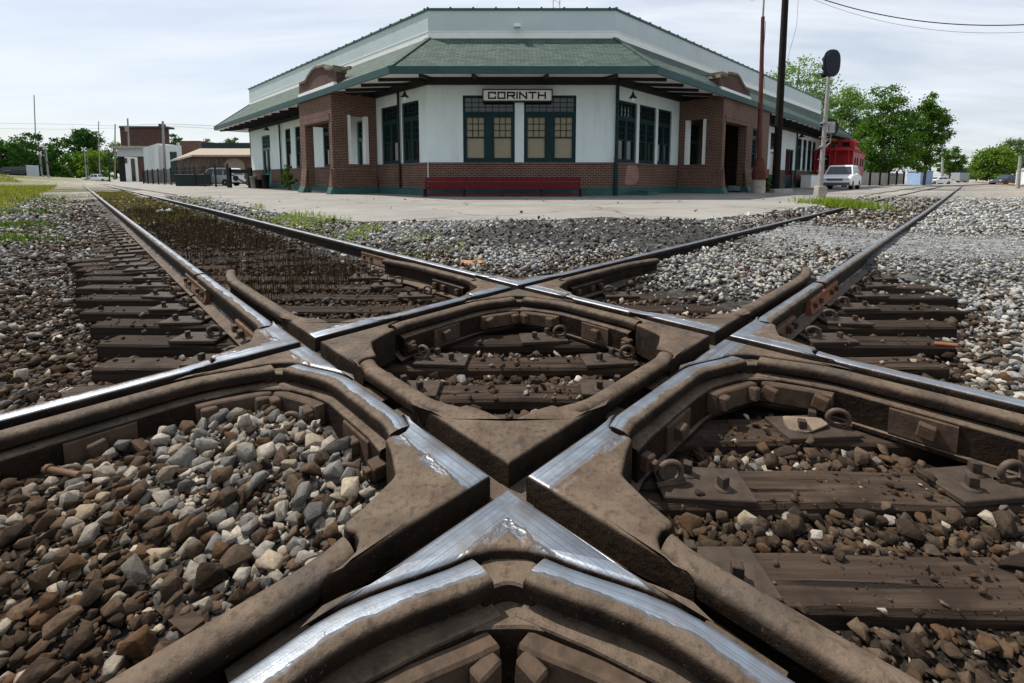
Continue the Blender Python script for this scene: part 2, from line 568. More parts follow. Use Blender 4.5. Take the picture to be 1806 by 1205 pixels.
def rail_piece(c0, track, sg, other, c1=None, length=None, flare=False):
    ty, base, so = leg(c0, track, sg, other)
    s0 = end_s(ty, so) + (0.09 if ty == 'V' and sg > 0 else 0.0)
    guard = base > 0
    fr = []
    if c1:
        D = np.linalg.norm(CORN[c1] - CORN[c0])
        ty1, b1, so1 = leg(c1, track, -sg, other)
        s1 = D - end_s(ty1, so1) - (0.09 if ty1 == 'V' and -sg > 0 else 0.0)
        ss = np.linspace(s0, s1, 26)
    else:
        s1 = s0 + length
        ss = np.concatenate([np.linspace(s0, min(s1, s0 + 0.6), 14), np.linspace(min(s1, s0 + 0.6), s1, 8)[1:]])
    for s in ss:
        off = off_at(s, ty, base, so)
        if c1: off = max(off, off_at(D - s, ty1, b1, so1))
        if flare and s > s1 - 0.45: off += 0.075 * ((s - s1 + 0.45) / 0.45) ** 1.5
        p, n = pos3(c0, track, sg, other, s, off)
        fr.append(((p[0], p[1], 0.0), (n[0], n[1])))
    nm = 'guard_rail' if guard else 'running_rail'
    o = build_sweep(nm, (GHEAD if guard else HEAD) + LOW, fr, M_RUST if guard else M_RUN, DIA)
    FRAMES.append((c0, track, sg, other, guard, ty, fr))
    return o


for line, track, (cn, cf), gs in (('A1', 'A', ('N', 'L'), 1), ('A2', 'A', ('R', 'F'), -1), ('B1', 'B', ('N', 'R'), 1), ('B2', 'B', ('L', 'F'), -1)):
    for other in (-gs, gs):
        g = other == gs
        near_len = 1.5 if line in ('A1', 'B1') else 2.2
        rail_piece(cn, track, -1, other, length=near_len)
        rail_piece(cn, track, 1, other, c1=cf)
        far_len = {('A1', False): 1.72, ('A2', False): 1.9, ('B1', False): 1.25, ('B2', False): 1.35,
                   ('A1', True): 1.85, ('A2', True): 1.25, ('B1', True): 1.95, ('B2', True): 1.35}[(line, g)]
        rail_piece(cf, track, 1, other, length=far_len, flare=g)


# --- the cast inserts
def insert_poly(c, sa, sb):
    ty = qtype(sa, sb)
    oA = FW if GA[c] == sb else 0.0      # offset of the A edge (towards B)
    oB = FW if GB[c] == sa else 0.0
    pts = []
    if ty == 'V':
        legA = [(s, off_at(s, 'V', oA, oB) - 0.003) for s in np.linspace(oB + 0.45, oB + 0.20, 9)]
        legB = [(off_at(s, 'V', oB, oA) - 0.003, s) for s in np.linspace(oA + 0.20, oA + 0.45, 9)]
        mid = [(oB + 0.178, oA + 0.096), (oB + 0.155, oA + 0.108), (oB + 0.130, oA + 0.130), (oB + 0.108, oA + 0.155), (oB + 0.096, oA + 0.178)]
        if sa > 0:      # the far V castings cover the rail ends with one smooth concave back edge
            w_ = 0.080
            legA = [(s, off_at(s, 'V', oA, oB) - 0.003) for s in np.linspace(oB + 0.45, oB + 0.36, 4)]
            legB = [(off_at(s, 'V', oB, oA) - 0.003, s) for s in np.linspace(oA + 0.36, oA + 0.45, 4)]
            a_ = (oB + 0.345, off_at(oB + 0.345, 'V', oA, oB) + 0.02); b_ = (oB + 0.325, off_at(oB + 0.325, 'V', oA, oB) + w_)
            a2 = (off_at(oA + 0.345, 'V', oB, oA) + 0.02, oA + 0.345); b2 = (off_at(oA + 0.325, 'V', oB, oA) + w_, oA + 0.325)
            cv = smooth_poly([b_, (oB + 0.25, oA + 0.140), (oB + 0.19, oA + 0.145), (oB + 0.155, oA + 0.155), (oB + 0.145, oA + 0.19), (oB + 0.140, oA + 0.25), b2], 4)
            mid = [a_] + [tuple(x) for x in cv] + [a2]
        pts = [(oB, oA), (oB + 0.30, oA), (oB + 0.475, oA)] + legA + mid + legB + [(oB, oA + 0.475), (oB, oA + 0.30)]
    else:
        half = [(0.385, 0.024), (0.366, 0.050), (0.362, 0.078), (0.372, 0.092), (0.374, 0.108), (0.365, 0.122)]
        curve = smooth_poly([(0.365, 0.122), (0.30, 0.143), (0.235, 0.170), (0.192, 0.192), (0.170, 0.235), (0.143, 0.30), (0.122, 0.365)], 4)
        rel = [(0, 0), (0.25, 0), (0.47, 0), (0.43, 0.010)] + half[:-1] + [tuple(x) for x in curve] + [(q, p) for p, q in half[:-1][::-1]] + [(0.010, 0.43), (0, 0.47), (0, 0.25)]
        pts = [(oB + p * 0.915, oA + q * 0.915) for p, q in rel]
    dA, dB = DIR[(c, 'A', sa)], DIR[(c, 'B', sb)]
    P = [CORN[c] + dA * p + dB * q for p, q in pts]
    area = sum(P[i][0] * P[(i + 1) % len(P)][1] - P[(i + 1) % len(P)][0] * P[i][1] for i in range(len(P)))
    if area < 0: P = P[::-1]
    return P


def inset(P, d):
    out = []
    n = len(P)
    for i in range(n):
        a, b, c = P[i - 1], P[i], P[(i + 1) % n]
        e1, e2 = u_(a, b), u_(b, c)
        n1, n2 = np.array([-e1[1], e1[0]]), np.array([-e2[1], e2[0]])
        m = n1 + n2
        k = m.dot(m)
        m = m / k * 2 if k > 0.35 else m / max(np.linalg.norm(m), 1e-6) * 1.4
        out.append(b + m * d)
    return out


def make_insert(c, sa, sb):
    P = insert_poly(c, sa, sb)
    rings = [(0.0, -0.155), (0.0, -0.010), (0.0025, -0.0042), (0.008, -0.0006), (0.012, 0.0004)]
    n = len(P)
    vs, fs = [], []
    for d, z in rings:
        Q = inset(P, d) if d else P
        vs += [(q[0], q[1], z) for q in Q]
    for r in range(len(rings) - 1):
        for i in range(n):
            j = (i + 1) % n
            fs.append((r * n + i, r * n + j, (r + 1) * n + j, (r + 1) * n + i))
    top = len(rings) - 1
    for t in tessellate_polygon([[Vector((q[0], q[1], 0)) for q in P]]):
        a, b, c_ = [P[i] for i in t]
        cr_ = (b[0] - a[0]) * (c_[1] - a[1]) - (b[1] - a[1]) * (c_[0] - a[0])
        t = tuple(t) if cr_ > 0 else tuple(t)[::-1]
        fs.append(tuple(top * n + i for i in t))
    me = bpy.data.meshes.new('casting')
    me.from_pydata(vs, [], fs)
    me.polygons.foreach_set('use_smooth', [True] * len(fs))
    me.set_sharp_from_angle(angle=math.radians(40))
    me.materials.append(M_INS)
    o = bpy.data.objects.new('casting', me); COL.objects.link(o); o.parent = DIA
    return o


INSERTS = []
for c in 'NLFR':
    for sa in (1, -1):
        for sb in (1, -1):
            INSERTS.append(insert_poly(c, sa, sb)); make_insert(c, sa, sb)
    m = MB()
    ca, cb = DIR[(c, 'A', 1)], DIR[(c, 'B', 1)]
    C0 = CORN[c] + cb * (GA[c] * FW / 2) + ca * (GB[c] * FW / 2)
    for d in (ca, cb):
        n = np.array([-d[1], d[0]])
        p = [C0 - d * 0.62 - n * 0.06, C0 + d * 0.62 - n * 0.06, C0 + d * 0.62 + n * 0.06, C0 - d * 0.62 + n * 0.06]
        m.prism([tuple(x) for x in p], -0.155 if d is ca else -0.152, -0.074 if d is ca else -0.0715)
    m.build('flangeway_floor', M_RUST, DIA)

# --- reinforcing straps, bolted blocks
STRAP = [(0.048, -0.056), (0.093, -0.060), (0.097, -0.066), (0.097, -0.168), (0.048, -0.168)]
BOLTM = MB()
BOLTM.box((0, 0, 0), (0.046, 0.030, 0.046))
BOLT_BASE = None


def bolt_on(parent, p, n, size=1.0, nut=False):
    """square bolt head at p, pointing along horizontal n"""
    global BOLT_BASE
    if BOLT_BASE is None:
        BOLT_BASE = BOLTM.build('bolt', M_BLOCK, parent, bevel=0.004)
        o = BOLT_BASE
    else:
        o = BOLT_BASE.copy(); COL.objects.link(o); o.parent = parent
    o.location = (p[0], p[1], p[2])
    o.rotation_euler = (0, random.uniform(-0.25, 0.25), math.atan2(n[1], n[0]) - math.pi / 2)
    o.scale = (size, size * (1.0 if not nut else 1.35), size)
    return o


def frames_between(fr, s0, s1):
    """sub-run of frames by arc length from the start"""
    d = [0.0]
    for i in range(1, len(fr)):
        d.append(d[-1] + math.dist(fr[i][0], fr[i - 1][0]))
    out = []
    for s in np.linspace(s0, min(s1, d[-1]), 8):
        k = max(0, min(len(fr) - 2, int(np.searchsorted(d, s)) - 1))
        t = (s - d[k]) / max(1e-6, d[k + 1] - d[k])
        p = tuple(fr[k][0][i] * (1 - t) + fr[k + 1][0][i] * t for i in range(3))
        n = tuple(fr[k][1][i] * (1 - t) + fr[k + 1][1][i] * t for i in range(2))
        out.append((p, n))
    return out, d[-1]


for (c0, track, sg, other, guard, ty, fr) in FRAMES:
    _, Ltot = frames_between(fr, 0, 1)
    between = Ltot < 1.2 and (c0, track, sg) in (('N', 'A', 1), ('R', 'A', 1), ('N', 'B', 1), ('L', 'B', 1))
    # the V end of the piece is where straps and blocks are
    rev = False
    if between:
        f_ = fr
        c1 = {('N', 'A'): 'L', ('R', 'A'): 'F', ('N', 'B'): 'R', ('L', 'B'): 'F'}[(c0, track)]
        if ty != 'V': f_ = fr[::-1]
        run = Ltot - 0.03
    else:
        if ty != 'V':
            # fillet end: two bolts and a short bar
            sub, _ = frames_between(fr, 0.10, 0.52)
            b = MB(); b.sweep([(0.048, -0.075), (0.078, -0.078), (0.078, -0.160), (0.048, -0.160)], sub)
            jb = b.build('joint_bar', M_BAR if not guard else M_RUST, DIA, bevel=0.004)
            for k in (1, 4, 6):
                p, n = sub[k]
                bolt_on(jb, (p[0] + n[0] * 0.093, p[1] + n[1] * 0.093, -0.115), n, 0.9)
            continue
        f_ = fr
        run = min(Ltot, 1.0)
    sub, _ = frames_between(f_, 0.0, run)
    b = MB(); b.sweep(STRAP, sub)
    b.build('reinforcing_bar', M_RUST, DIA, bevel=0.003)
    sub, _ = frames_between(f_, 0.035, 0.275)
    b = MB(); b.sweep([(0.095, -0.072), (0.134, -0.074), (0.137, -0.150), (0.095, -0.150)], sub)
    jb = b.build('joint_block', M_BLOCK, DIA, bevel=0.005)
    for k in (1, 6):
        p, n = sub[k]
        bolt_on(jb, (p[0] + n[0] * 0.145, p[1] + n[1] * 0.148, -0.106), n, 1.12)
    if run > 0.7:
        sub, _ = frames_between(f_, 0.44, min(run, 0.62))
        b = MB(); b.sweep([(0.095, -0.070), (0.105, -0.072), (0.105, -0.165), (0.095, -0.165)], sub)
        jb = b.build('joint_bar', M_BLOCK, DIA, bevel=0.003)
        p, n = sub[4]
        bolt_on(jb, (p[0] + n[0] * 0.118, p[1] + n[1] * 0.118, -0.112), n, 1.05)
        p, n = frames_between(f_, min(run, 0.78), run)[0][0]
        bolt_on(jb, (p[0] + n[0] * 0.108, p[1] + n[1] * 0.108, -0.112), n, 1.1, nut=True)
        bolt_on(jb, (p[0] + n[0] * 0.135, p[1] + n[1] * 0.135, -0.112), n, 0.6, nut=True)

# V filler: steel nose behind each near V casting, and the strap carried round the corner
for c in 'NLFR':
    s = -1
    oA = FW if GA[c] == s else 0.0
    oB = FW if GB[c] == s else 0.0
    dA, dB = DIR[(c, 'A', s)], DIR[(c, 'B', s)]
    for pts, z0, z1 in (([(0.215, 0.152), (0.190, 0.158), (0.170, 0.170), (0.158, 0.190), (0.152, 0.215)], -0.075, -0.024),
                        ([(0.290, 0.140), (0.262, 0.160), (0.232, 0.181), (0.206, 0.206), (0.181, 0.232), (0.160, 0.262), (0.140, 0.290)], -0.169, -0.0635)):
        pts = smooth_poly(pts, 4)
        P = [CORN[c] + dA * (oB + p) + dB * (oA + q) for p, q in pts] + [CORN[c] + dA * (oB + 0.10) + dB * (oA + pts[-1][1]), CORN[c] + dA * (oB + 0.09) + dB * (oA + 0.09), CORN[c] + dA * (oB + pts[0][0]) + dB * (oA + 0.10)]
        ar = sum(P[i][0] * P[(i + 1) % len(P)][1] - P[(i + 1) % len(P)][0] * P[i][1] for i in range(len(P)))
        if ar < 0: P = P[::-1]
        m = MB(); m.prism([tuple(x) for x in P], z0, z1)
        m.build('corner_filler', M_RUST, DIA, bevel=0.004)


# --- rails running away from the crossing, each a thing with its joint bar
def far_rail(c, track, other, start, label, dirs, orange=False):
    """dirs: [(distance, heading in degrees)]"""
    _, base = 0, 0.0
    p, n = pos3(c, track, 1, other, start, 0.0)
    pts = [(np.array(p), DIR[(c, track, 1)])]
    cur = np.array(p); last = 0
    for dist, hd in dirs:
        d = V2(hd)
        steps = max(2, int((dist - last) / (3 if dist < 60 else 20)))
        for k in range(steps):
            cur = cur + d * (dist - last) / steps
            pts.append((cur.copy(), d))
        last = dist
    fr = []
    for q, d in pts:
        nn = np.array([-d[1], d[0]])
        if nn.dot(n) < 0: nn = -nn
        z = -0.005 * max(0.0, q[0] - 15) + 0.003 * max(0, -q[0] - 40) * 0
        fr.append(((q[0], q[1], z), (nn[0], nn[1])))
    o = build_sweep('rail', HEAD + LOW, fr, M_RUN, None)
    tag(o, label, 'rail', 'rails leading away from the crossing')
    d = DIR[(c, track, 1)]
    sub = []
    for s in np.linspace(-0.42, 0.42, 6):
        q = p + d * s
        sub.append(((q[0], q[1], 0.0), (n[0], n[1])))
    for side in (0, 1):
        b = MB()
        if side == 0: b.sweep([(0.046, -0.048), (0.078, -0.058), (0.074, -0.100), (0.090, -0.152), (0.046, -0.152)], sub)
        else: b.sweep([(0.028, -0.048), (-0.004, -0.058), (0.0, -0.100), (-0.016, -0.152), (0.028, -0.152)], sub)
        jb = b.build('joint_bar', M_ORANGE if orange else M_BAR, o, bevel=0.004)
        for k in (0.5, 1.5, 3.5, 4.5):
            f0 = sub[int(k)][0]; f1 = sub[int(k) + 1][0]
            t = 0.088 if side == 0 else -0.014
            bolt_on(jb, ((f0[0] + f1[0]) / 2 + n[0] * t, (f0[1] + f1[1]) / 2 + n[1] * t, -0.100), n, 0.75)
    return o


far_rail('L', 'A', -1, 2.13, 'rail of the left track nearer the grass bank, bright on top, running to the horizon', [(60, 134.05), (600, 134.05)])
far_rail('F', 'A', 1, 2.07, 'rail of the left track nearer the depot, low in weeds, running to the horizon', [(9, 133.4), (60, 134.05), (600, 134.05)])
far_rail('R', 'B', -1, 1.66, 'outer rail of the right track beside the wide grey ballast field', [(10, 44.3), (60, 44.65), (600, 44.65)], True)
far_rail('F', 'B', 1, 1.52, 'rail of the right track nearer the depot and the signal mast', [(10, 44.9), (60, 44.65), (600, 44.65)], True)

# ------------------------------------------------------------------ ties
def wood_mat(name, c0, c1):
    m, N, L, B = nmat(name)
    c = coords(N, L, 'Object', (1.6, 26, 26))
    g = noise(N, L, c, 1.6, 6, 0.62, 0.4)
    col = mixc(N, L, ramp(N, L, g, 0.32, 0.68), c0, c1)
    c2 = coords(N, L, 'Object')
    dirt = noise(N, L, c2, 5, 5, 0.6)
    col = mixc(N, L, ramp(N, L, dirt, 0.5, 0.66), col, (0.0252, 0.0175, 0.0126))
    crk = ramp(N, L, noise(N, L, coords(N, L, 'Object', (0.7, 30, 30)), 1.0, 3, 0.5), 0.60, 0.635)
    col = mixc(N, L, crk, col, (0.012, 0.009, 0.007))
    L.new(col, B.inputs['Base Color']); B.inputs['Roughness'].default_value = 0.85; B.inputs['Specular IOR Level'].default_value = 0.12
    h = math_n(N, L, 'SUBTRACT', g, math_n(N, L, 'MULTIPLY', crk, 1.2))
    bump(N, L, B, h, 0.8, 0.010)
    return m


M_TIE = wood_mat('creosoted_tie', (0.0112, 0.0077, 0.0056), (0.0403, 0.0281, 0.0202))
M_TIE2 = wood_mat('weathered_tie', (0.0210, 0.0140, 0.0098), (0.0681, 0.0466, 0.0333))

PLATE = MB(); PLATE.box((0, 0, 0.010), (0.27, 0.15, 0.020))
TBOLT = MB(); TBOLT.lathe([(0.026, 0.0), (0.026, 0.004), (0.014, 0.005), (0.014, 0.010)], n=12); TBOLT.box((0, 0, 0.024), (0.026, 0.026, 0.030))
CLIP = MB()
ring = [(0.034 * math.cos(t), 0.010 * (t / 4.4), 0.036 + 0.030 * math.sin(t)) for t in np.linspace(-1.0, 4.0, 16)]
CLIP.tube(ring, 0.0095, 8)
CLIP.tube([ring[0], (0.045, -0.002, 0.006), (-0.05, -0.008, 0.004)], 0.0095, 8)
PROTO = {}


def proto(key, mbx, mat, parent, bevel):
    if key not in PROTO:
        PROTO[key] = mbx.build(key, mat, parent, bevel=bevel)
        return PROTO[key]
    o = PROTO[key].copy(); COL.objects.link(o); o.parent = parent
    return o


TIE_TOP = -0.192
TIES = []       # footprints for the ballast mask: centre, half length, half width, angle


def line_x(c, track, sg, Y):
    """x where a rail line crosses distance Y (the leg of corner c, or between corners)"""
    d = DIR[(c, track, sg)]
    s = (Y - CORN[c][1]) / d[1]
    return CORN[c][0] + d[0] * s, s


def rail_xs(Y):
    """x of every running line at distance Y with its field-side sign in x"""
    out = []
    for cn, cf, tr, fs in (('N', 'L', 'A', -1), ('R', 'F', 'A', 1), ('N', 'R', 'B', 1), ('L', 'F', 'B', -1)):
        if Y < CORN[cn][1]: x, _ = line_x(cn, tr, -1, Y)
        elif Y > CORN[cf][1]: x, _ = line_x(cf, tr, 1, Y)
        else: x, _ = line_x(cn, tr, 1, Y)
        out.append((x, fs, cn + cf))
    return out


def make_tie(cx, cy, half, ang, label, group, w=0.205, plates=(), mat=None):
    m = MB()
    n = 12
    prof = [(-w / 2, -0.16), (-w / 2, -0.012), (-w / 2 + 0.010, 0.0), (w / 2 - 0.010, 0.0), (w / 2, -0.012), (w / 2, -0.16)]
    fr = []
    for k in range(n + 1):
        x = -half + 2 * half * k / n
        fr.append(((x, random.uniform(-0.006, 0.006), random.uniform(-0.006, 0.004)), (0, 1)))
    m.sweep(prof, fr)
    o = m.build('wooden_tie', mat or random.choice((M_TIE, M_TIE2)), None, loc=(cx, cy, TIE_TOP), rz=ang)
    o.rotation_euler.x = random.uniform(-0.02, 0.02)
    tag(o, label, 'railway tie', group)
    TIES.append((cx, cy, half, w / 2, ang))
    for (px, sgn) in plates:
        pl = proto('tie_plate', PLATE, M_PLATE, o, 0.003)
        pl.location = (px - cx, 0.0, 0.0); pl.rotation_euler = (0, 0, random.uniform(-0.12, 0.12))
        for q in ((-0.03, 0.045), (0.055, -0.03)):
            b = proto('plate_bolt', TBOLT, M_BOLT, pl, 0.002)
            b.location = (q[0] * sgn, q[1] * 0.8, 0.020); b.rotation_euler = (0, 0, random.uniform(0, 1.5))
        cl = proto('rail_clip', CLIP, M_CLIP, pl, 0)
        cl.location = (-0.095 * sgn, -0.01, 0.018); cl.rotation_euler = (0, 0, random.uniform(-0.4, 0.4) + (0 if sgn > 0 else math.pi))
    return o


ROWS = [(0.985, -1.2, 2.6), (1.30, -1.5, 2.2), (1.615, -1.9, 2.1), (1.93, -2.0, 2.05), (2.255, -2.10, 2.20), (2.575, -2.38, 2.50), (2.90, -2.72, 2.85),
        (3.22, -3.08, 3.24), (3.56, -3.44, 3.52), (3.90, -3.78, 3.72), (4.22, -4.1, 3.95)]
for i, (Y, x0, x1) in enumerate(ROWS):
    pl = []
    xs = rail_xs(Y)
    for x, fs, nm in xs:
        for sg_ in (fs, -fs):
            px = x + sg_ * (0.335 if sg_ == fs else 0.42)
            # keep plates off the castings
            if min(np.hypot(px - c[0], Y - c[1]) for c in CORN.values()) < 0.36: continue
            if any(abs(px - x2) < 0.25 for x2, _, _ in xs): continue
            if any(abs(px - q[0]) < 0.27 for q in pl): continue
            if not (x0 + 0.2 < px < x1 - 0.2): continue
            if abs(px) > 1.0 and px * sg_ < 0 and Y > 2.6: continue
            pl.append((px, sg_))
    lab = ['thick brown tie across the right front of the crossing, nearest the camera', 'brown tie under the large plate and ring clip in the right pocket',
           'buried tie under the nearer half of the crossing', 'wide tie across the middle of the crossing, nearer of its two bare ties',
           'short-looking tie in the middle of the crossing behind the nearer one', 'dark tie beside the crossing, ends clear of the ballast on both sides',
           'dark tie beside the crossing, second row back from the side castings', 'dark tie beside the crossing, third row back from the side castings',
           'dark tie behind the far casting of the crossing', 'dark tie in the second row behind the far casting', 'dark tie in the third row behind the far casting'][i]
    make_tie((x0 + x1) / 2, Y, (x1 - x0) / 2, random.uniform(-0.006, 0.006), lab, 'long ties under the crossing', plates=pl,
             w=0.15 if i in (3, 4) else 0.165, mat=M_TIE2 if i in (0, 1, 3, 4) else None)

# ties of the left track, turning square to it with distance
nL = DIR[('L', 'A', 1)]
perp = np.array([nL[1], -nL[0]])
for k in range(64):
    v = 3.30 + k * 0.47
    c = CORN['L'] + nL * v + perp * 0.70
    ang = math.radians(44) * min(1.0, 0.35 + k / 9.0)
    half = 1.30 if ang > 0.6 else 1.55
    pl = []
    o = make_tie(c[0], c[1], half, ang, 'brown half-buried tie under the left track among dead weeds', 'ties of the left track', w=0.21)
    if k < 16:
        pl_ = proto('tie_plate', PLATE, M_PLATE, o, 0.003)
        pl_.location = (-(0.95 if ang > 0.6 else 1.1), 0, 0)
        b = proto('plate_bolt', TBOLT, M_BOLT, pl_, 0.002); b.location = (-0.05, 0.0, 0.02)

# ================================================================== GROUND
CA, SA = math.cos(math.radians(44.6)), math.sin(math.radians(44.6))


def uv_of(x, y):
    dx_, dy_ = x - PN[0], y - PN[1]
    return dx_ * CA + dy_ * SA, -dx_ * SA + dy_ * CA


def vnoise(x, y, seed=0):
    """cheap smooth value noise, vectorised"""
    def h(i, j):
        n = (i * 374761393 + j * 668265263 + seed * 974711) & 0x7fffffff
        n = ((n ^ (n >> 13)) * 1274126177) & 0x7fffffff
        return ((n ^ (n >> 16)) & 0xffff) / 65535.0
    xi, yi = np.floor(x).astype(np.int64), np.floor(y).astype(np.int64)
    fx, fy = x - xi, y - yi
    fx, fy = fx * fx * (3 - 2 * fx), fy * fy * (3 - 2 * fy)
    a, b, c, d = h(xi, yi), h(xi + 1, yi), h(xi, yi + 1), h(xi + 1, yi + 1)
    return (a * (1 - fx) + b * fx) * (1 - fy) + (c * (1 - fx) + d * fx) * fy


def fbm(x, y, seed=0):
    return 0.55 * vnoise(x, y, seed) + 0.3 * vnoise(x * 2.1, y * 2.1, seed + 5) + 0.15 * vnoise(x * 4.3, y * 4.3, seed + 9)


def ss(x, a, b):
    t = np.clip((x - a) / (b - a), 0, 1)
    return t * t * (3 - 2 * t)


GA_ = 1.46


def asphalt_at(x, y):
    """the broken black asphalt patch beyond the far corner of the crossing"""
    e = ((x - 1.2) / 2.15) ** 2 + ((y - 6.7 - 0.10 * (x - 1)) / 1.75) ** 2
    return ss(1.0 - e + (fbm(x * 1.6, y * 1.6, 33) - 0.5) * 1.9, 0.0, 0.22)




def zg_raw(x, y):
    u, v = uv_of(x, y)
    U, W = GA_, GA_
    z = np.full(np.shape(x), -0.10)
    bot = (u < 0) & (v < 0); left = (u < 0) & (v >= 0) & (v < W); lext = (u < 0) & (v >= W)
    dia = (u >= 0) & (u < U) & (v >= 0) & (v < W); rp = (u >= 0) & (u < U) & (v < 0); rext = (u >= U) & (v < 0)
    rt = (u >= U) & (v >= 0) & (v < W); top = (u >= U) & (v >= W); lt = (u >= 0) & (u < U) & (v >= W)
    z[bot] = -0.27
    z[left] = -0.145
    z[dia] = -0.262
    z[rp] = -0.232
    ll = -0.295 + 0.06 * ss(-u, 0.8, 1.4) - 0.05 * ss(-u, 2.0, 4.0) + 0.22 * ss(-u, 5.0, 10.0) + 0.075 * ss(v, 5.5, 8)
    z[lext] = ll[lext]
    rr = -0.310 + 0.150 * ss(-v, 0.75, 1.05) + 0.05 * ss(-v, 1.2, 4.0) + 0.08 * ss(u, 4.2, 5.6)
    rr = np.maximum(rr, -0.285 + 0.20 * ss(u, 4.4, 5.4))
    z[rext] = np.minimum(rr, -0.075)[rext]
    tt = -0.232 + 0.135 * ss(u, 2.3, 3.3) + 0.05 * ss(u, 4.8, 6.2) - 0.055 * ss(u, 8.2, 9.0)
    z[rt] = tt[rt]
    te = -0.145 + 0.085 * ss(np.minimum(u, v), 1.62, 2.1) + 0.055 * ss(y, 6.0, 9.0) * ss(np.minimum(u, v), 1.9, 3.0)
    te = te + 0.035 * asphalt_at(x, y)
    z[top] = te[top]
    l2 = -0.235 + 0.07 * ss(v, 4.0, 6.0) + 0.04 * ss(v, 9, 14)
    z[lt] = l2[lt]
    return z


def zg(x, y):
    x = np.asarray(x, float); y = np.asarray(y, float)
    acc = 0
    for ox, oy in ((0, 0), (.09, 0), (-.09, 0), (0, .09), (0, -.09)):
        acc = acc + zg_raw(x + ox, y + oy)
    z = acc / 5
    z = z + (fbm(x * 2.2, y * 2.2, 3) - 0.5) * 0.035
    far = ss(np.hypot(x, y), 16, 40)
    u, v = uv_of(x, y)
    z = z * (1 - far) + far * (-0.10 + 0.06 * ((u > 1.6) & (v > 1.6)))
    z = z - 0.005 * np.maximum(0, x - 15)
    z = z + 1.5 * ss(v, 62, 82) * ss(-u, 3.4, 7.0)
    return z


def brown_at(x, y):
    """0 = clean grey stone, 1 = rust-brown stone"""
    u, v = uv_of(x, y)
    U, W = GA_, GA_
    b = np.full(np.shape(x), 0.15)
    left = (u < 0) & (v >= 0) & (v < W); lext = (u < 0) & (v >= W); bot = (u < 0) & (v < 0)
    dia = (u >= 0) & (u < U) & (v >= 0) & (v < W); rp = (u >= 0) & (u < U) & (v < 0); rext = (u >= U) & (v < 0)
    rt = (u >= U) & (v >= 0) & (v < W); top = (u >= U) & (v >= W); lt = (u >= 0) & (u < U) & (v >= W)
    b[bot] = 1.0
    lf = 0.30 + 0.48 * ss(-u, 0.42, 0.80) - 0.2 * ss(-u, 1.0, 1.4) + 0.15 * (v < 0.2)
    b[left] = lf[left]
    b[dia] = 0.85
    b[rp] = 0.97
    le = 0.72 - 0.34 * ss(-u, 0.8, 2.0) - 0.22 * ss(v, 3.5, 8)
    b[lext] = le[lext]
    re = 0.78 * (1 - ss(-v, 0.55, 1.10)) + 0.08
    re = np.where(u > 3.6, re * (1 - ss(u, 3.6, 4.6)) + 0.05, re)
    b[rext] = re[rext]
    r2 = 0.90 - 0.75 * ss(u, 2.1, 3.2) + 0.3 * ss(u, 8.4, 9.4)
    b[rt] = r2[rt]
    te = 0.55 - 0.45 * ss(np.minimum(u, v), 1.65, 2.3)
    b[top] = te[top]
    l2 = 0.92 - 0.1 * ss(v, 6, 12)
    b[lt] = l2[lt]
    return np.clip(b + (fbm(x * 1.3, y * 1.3, 21) - 0.5) * 0.5, 0, 1)


def fine_at(x, y):
    """the strip of fine crushed grey stone over the right track"""
    u, v = uv_of(x, y)
    w = (fbm(x * 0.9, y * 0.9, 61) - 0.5) * 1.6
    return ss(u + w, 5.0, 6.4) * (1 - ss(u + w, 8.0, 8.9)) * ss(-v, -2.2, -1.3) * 0.9


xs = np.concatenate([-np.geomspace(14, 4000, 34)[::-1], np.arange(-13.5, -5, 0.28), np.arange(-5, 5, 0.085), np.arange(5, 13.6, 0.28), np.geomspace(14, 4000, 34)])
ys = np.concatenate([np.array([-60, -20, -6, -2, -0.8]), np.arange(0.2, 5.2, 0.085), np.arange(5.2, 18, 0.25), np.geomspace(18.4, 5000, 44)])
gx, gy = np.meshgrid(xs, ys)
gz = zg(gx, gy)
nx_, ny_ = len(xs), len(ys)
verts = np.stack([gx.ravel(), gy.ravel(), gz.ravel()], 1)
idx = np.arange(nx_ * ny_).reshape(ny_, nx_)
faces = np.stack([idx[:-1, :-1].ravel(), idx[:-1, 1:].ravel(), idx[1:, 1:].ravel(), idx[1:, :-1].ravel()], 1)
me = bpy.data.meshes.new('ground')
me.from_pydata(verts.tolist(), [], faces.tolist())
me.polygons.foreach_set('use_smooth', [True] * len(faces))
bb = brown_at(gx, gy)[..., None]
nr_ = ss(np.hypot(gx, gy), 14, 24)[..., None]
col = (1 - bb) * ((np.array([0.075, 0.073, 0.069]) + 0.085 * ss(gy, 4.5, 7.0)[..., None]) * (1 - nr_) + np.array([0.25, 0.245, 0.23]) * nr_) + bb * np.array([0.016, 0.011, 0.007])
fa_ = fine_at(gx, gy)[..., None]
col = col * (1 - fa_) + np.array([0.21, 0.212, 0.215]) * fa_
aa = asphalt_at(gx, gy)[..., None]
col = col * (1 - aa) + aa * np.array([0.050, 0.048, 0.046])
uu, vv = uv_of(gx, gy)
farm = ss(np.hypot(gx, gy), 12, 30)[..., None]
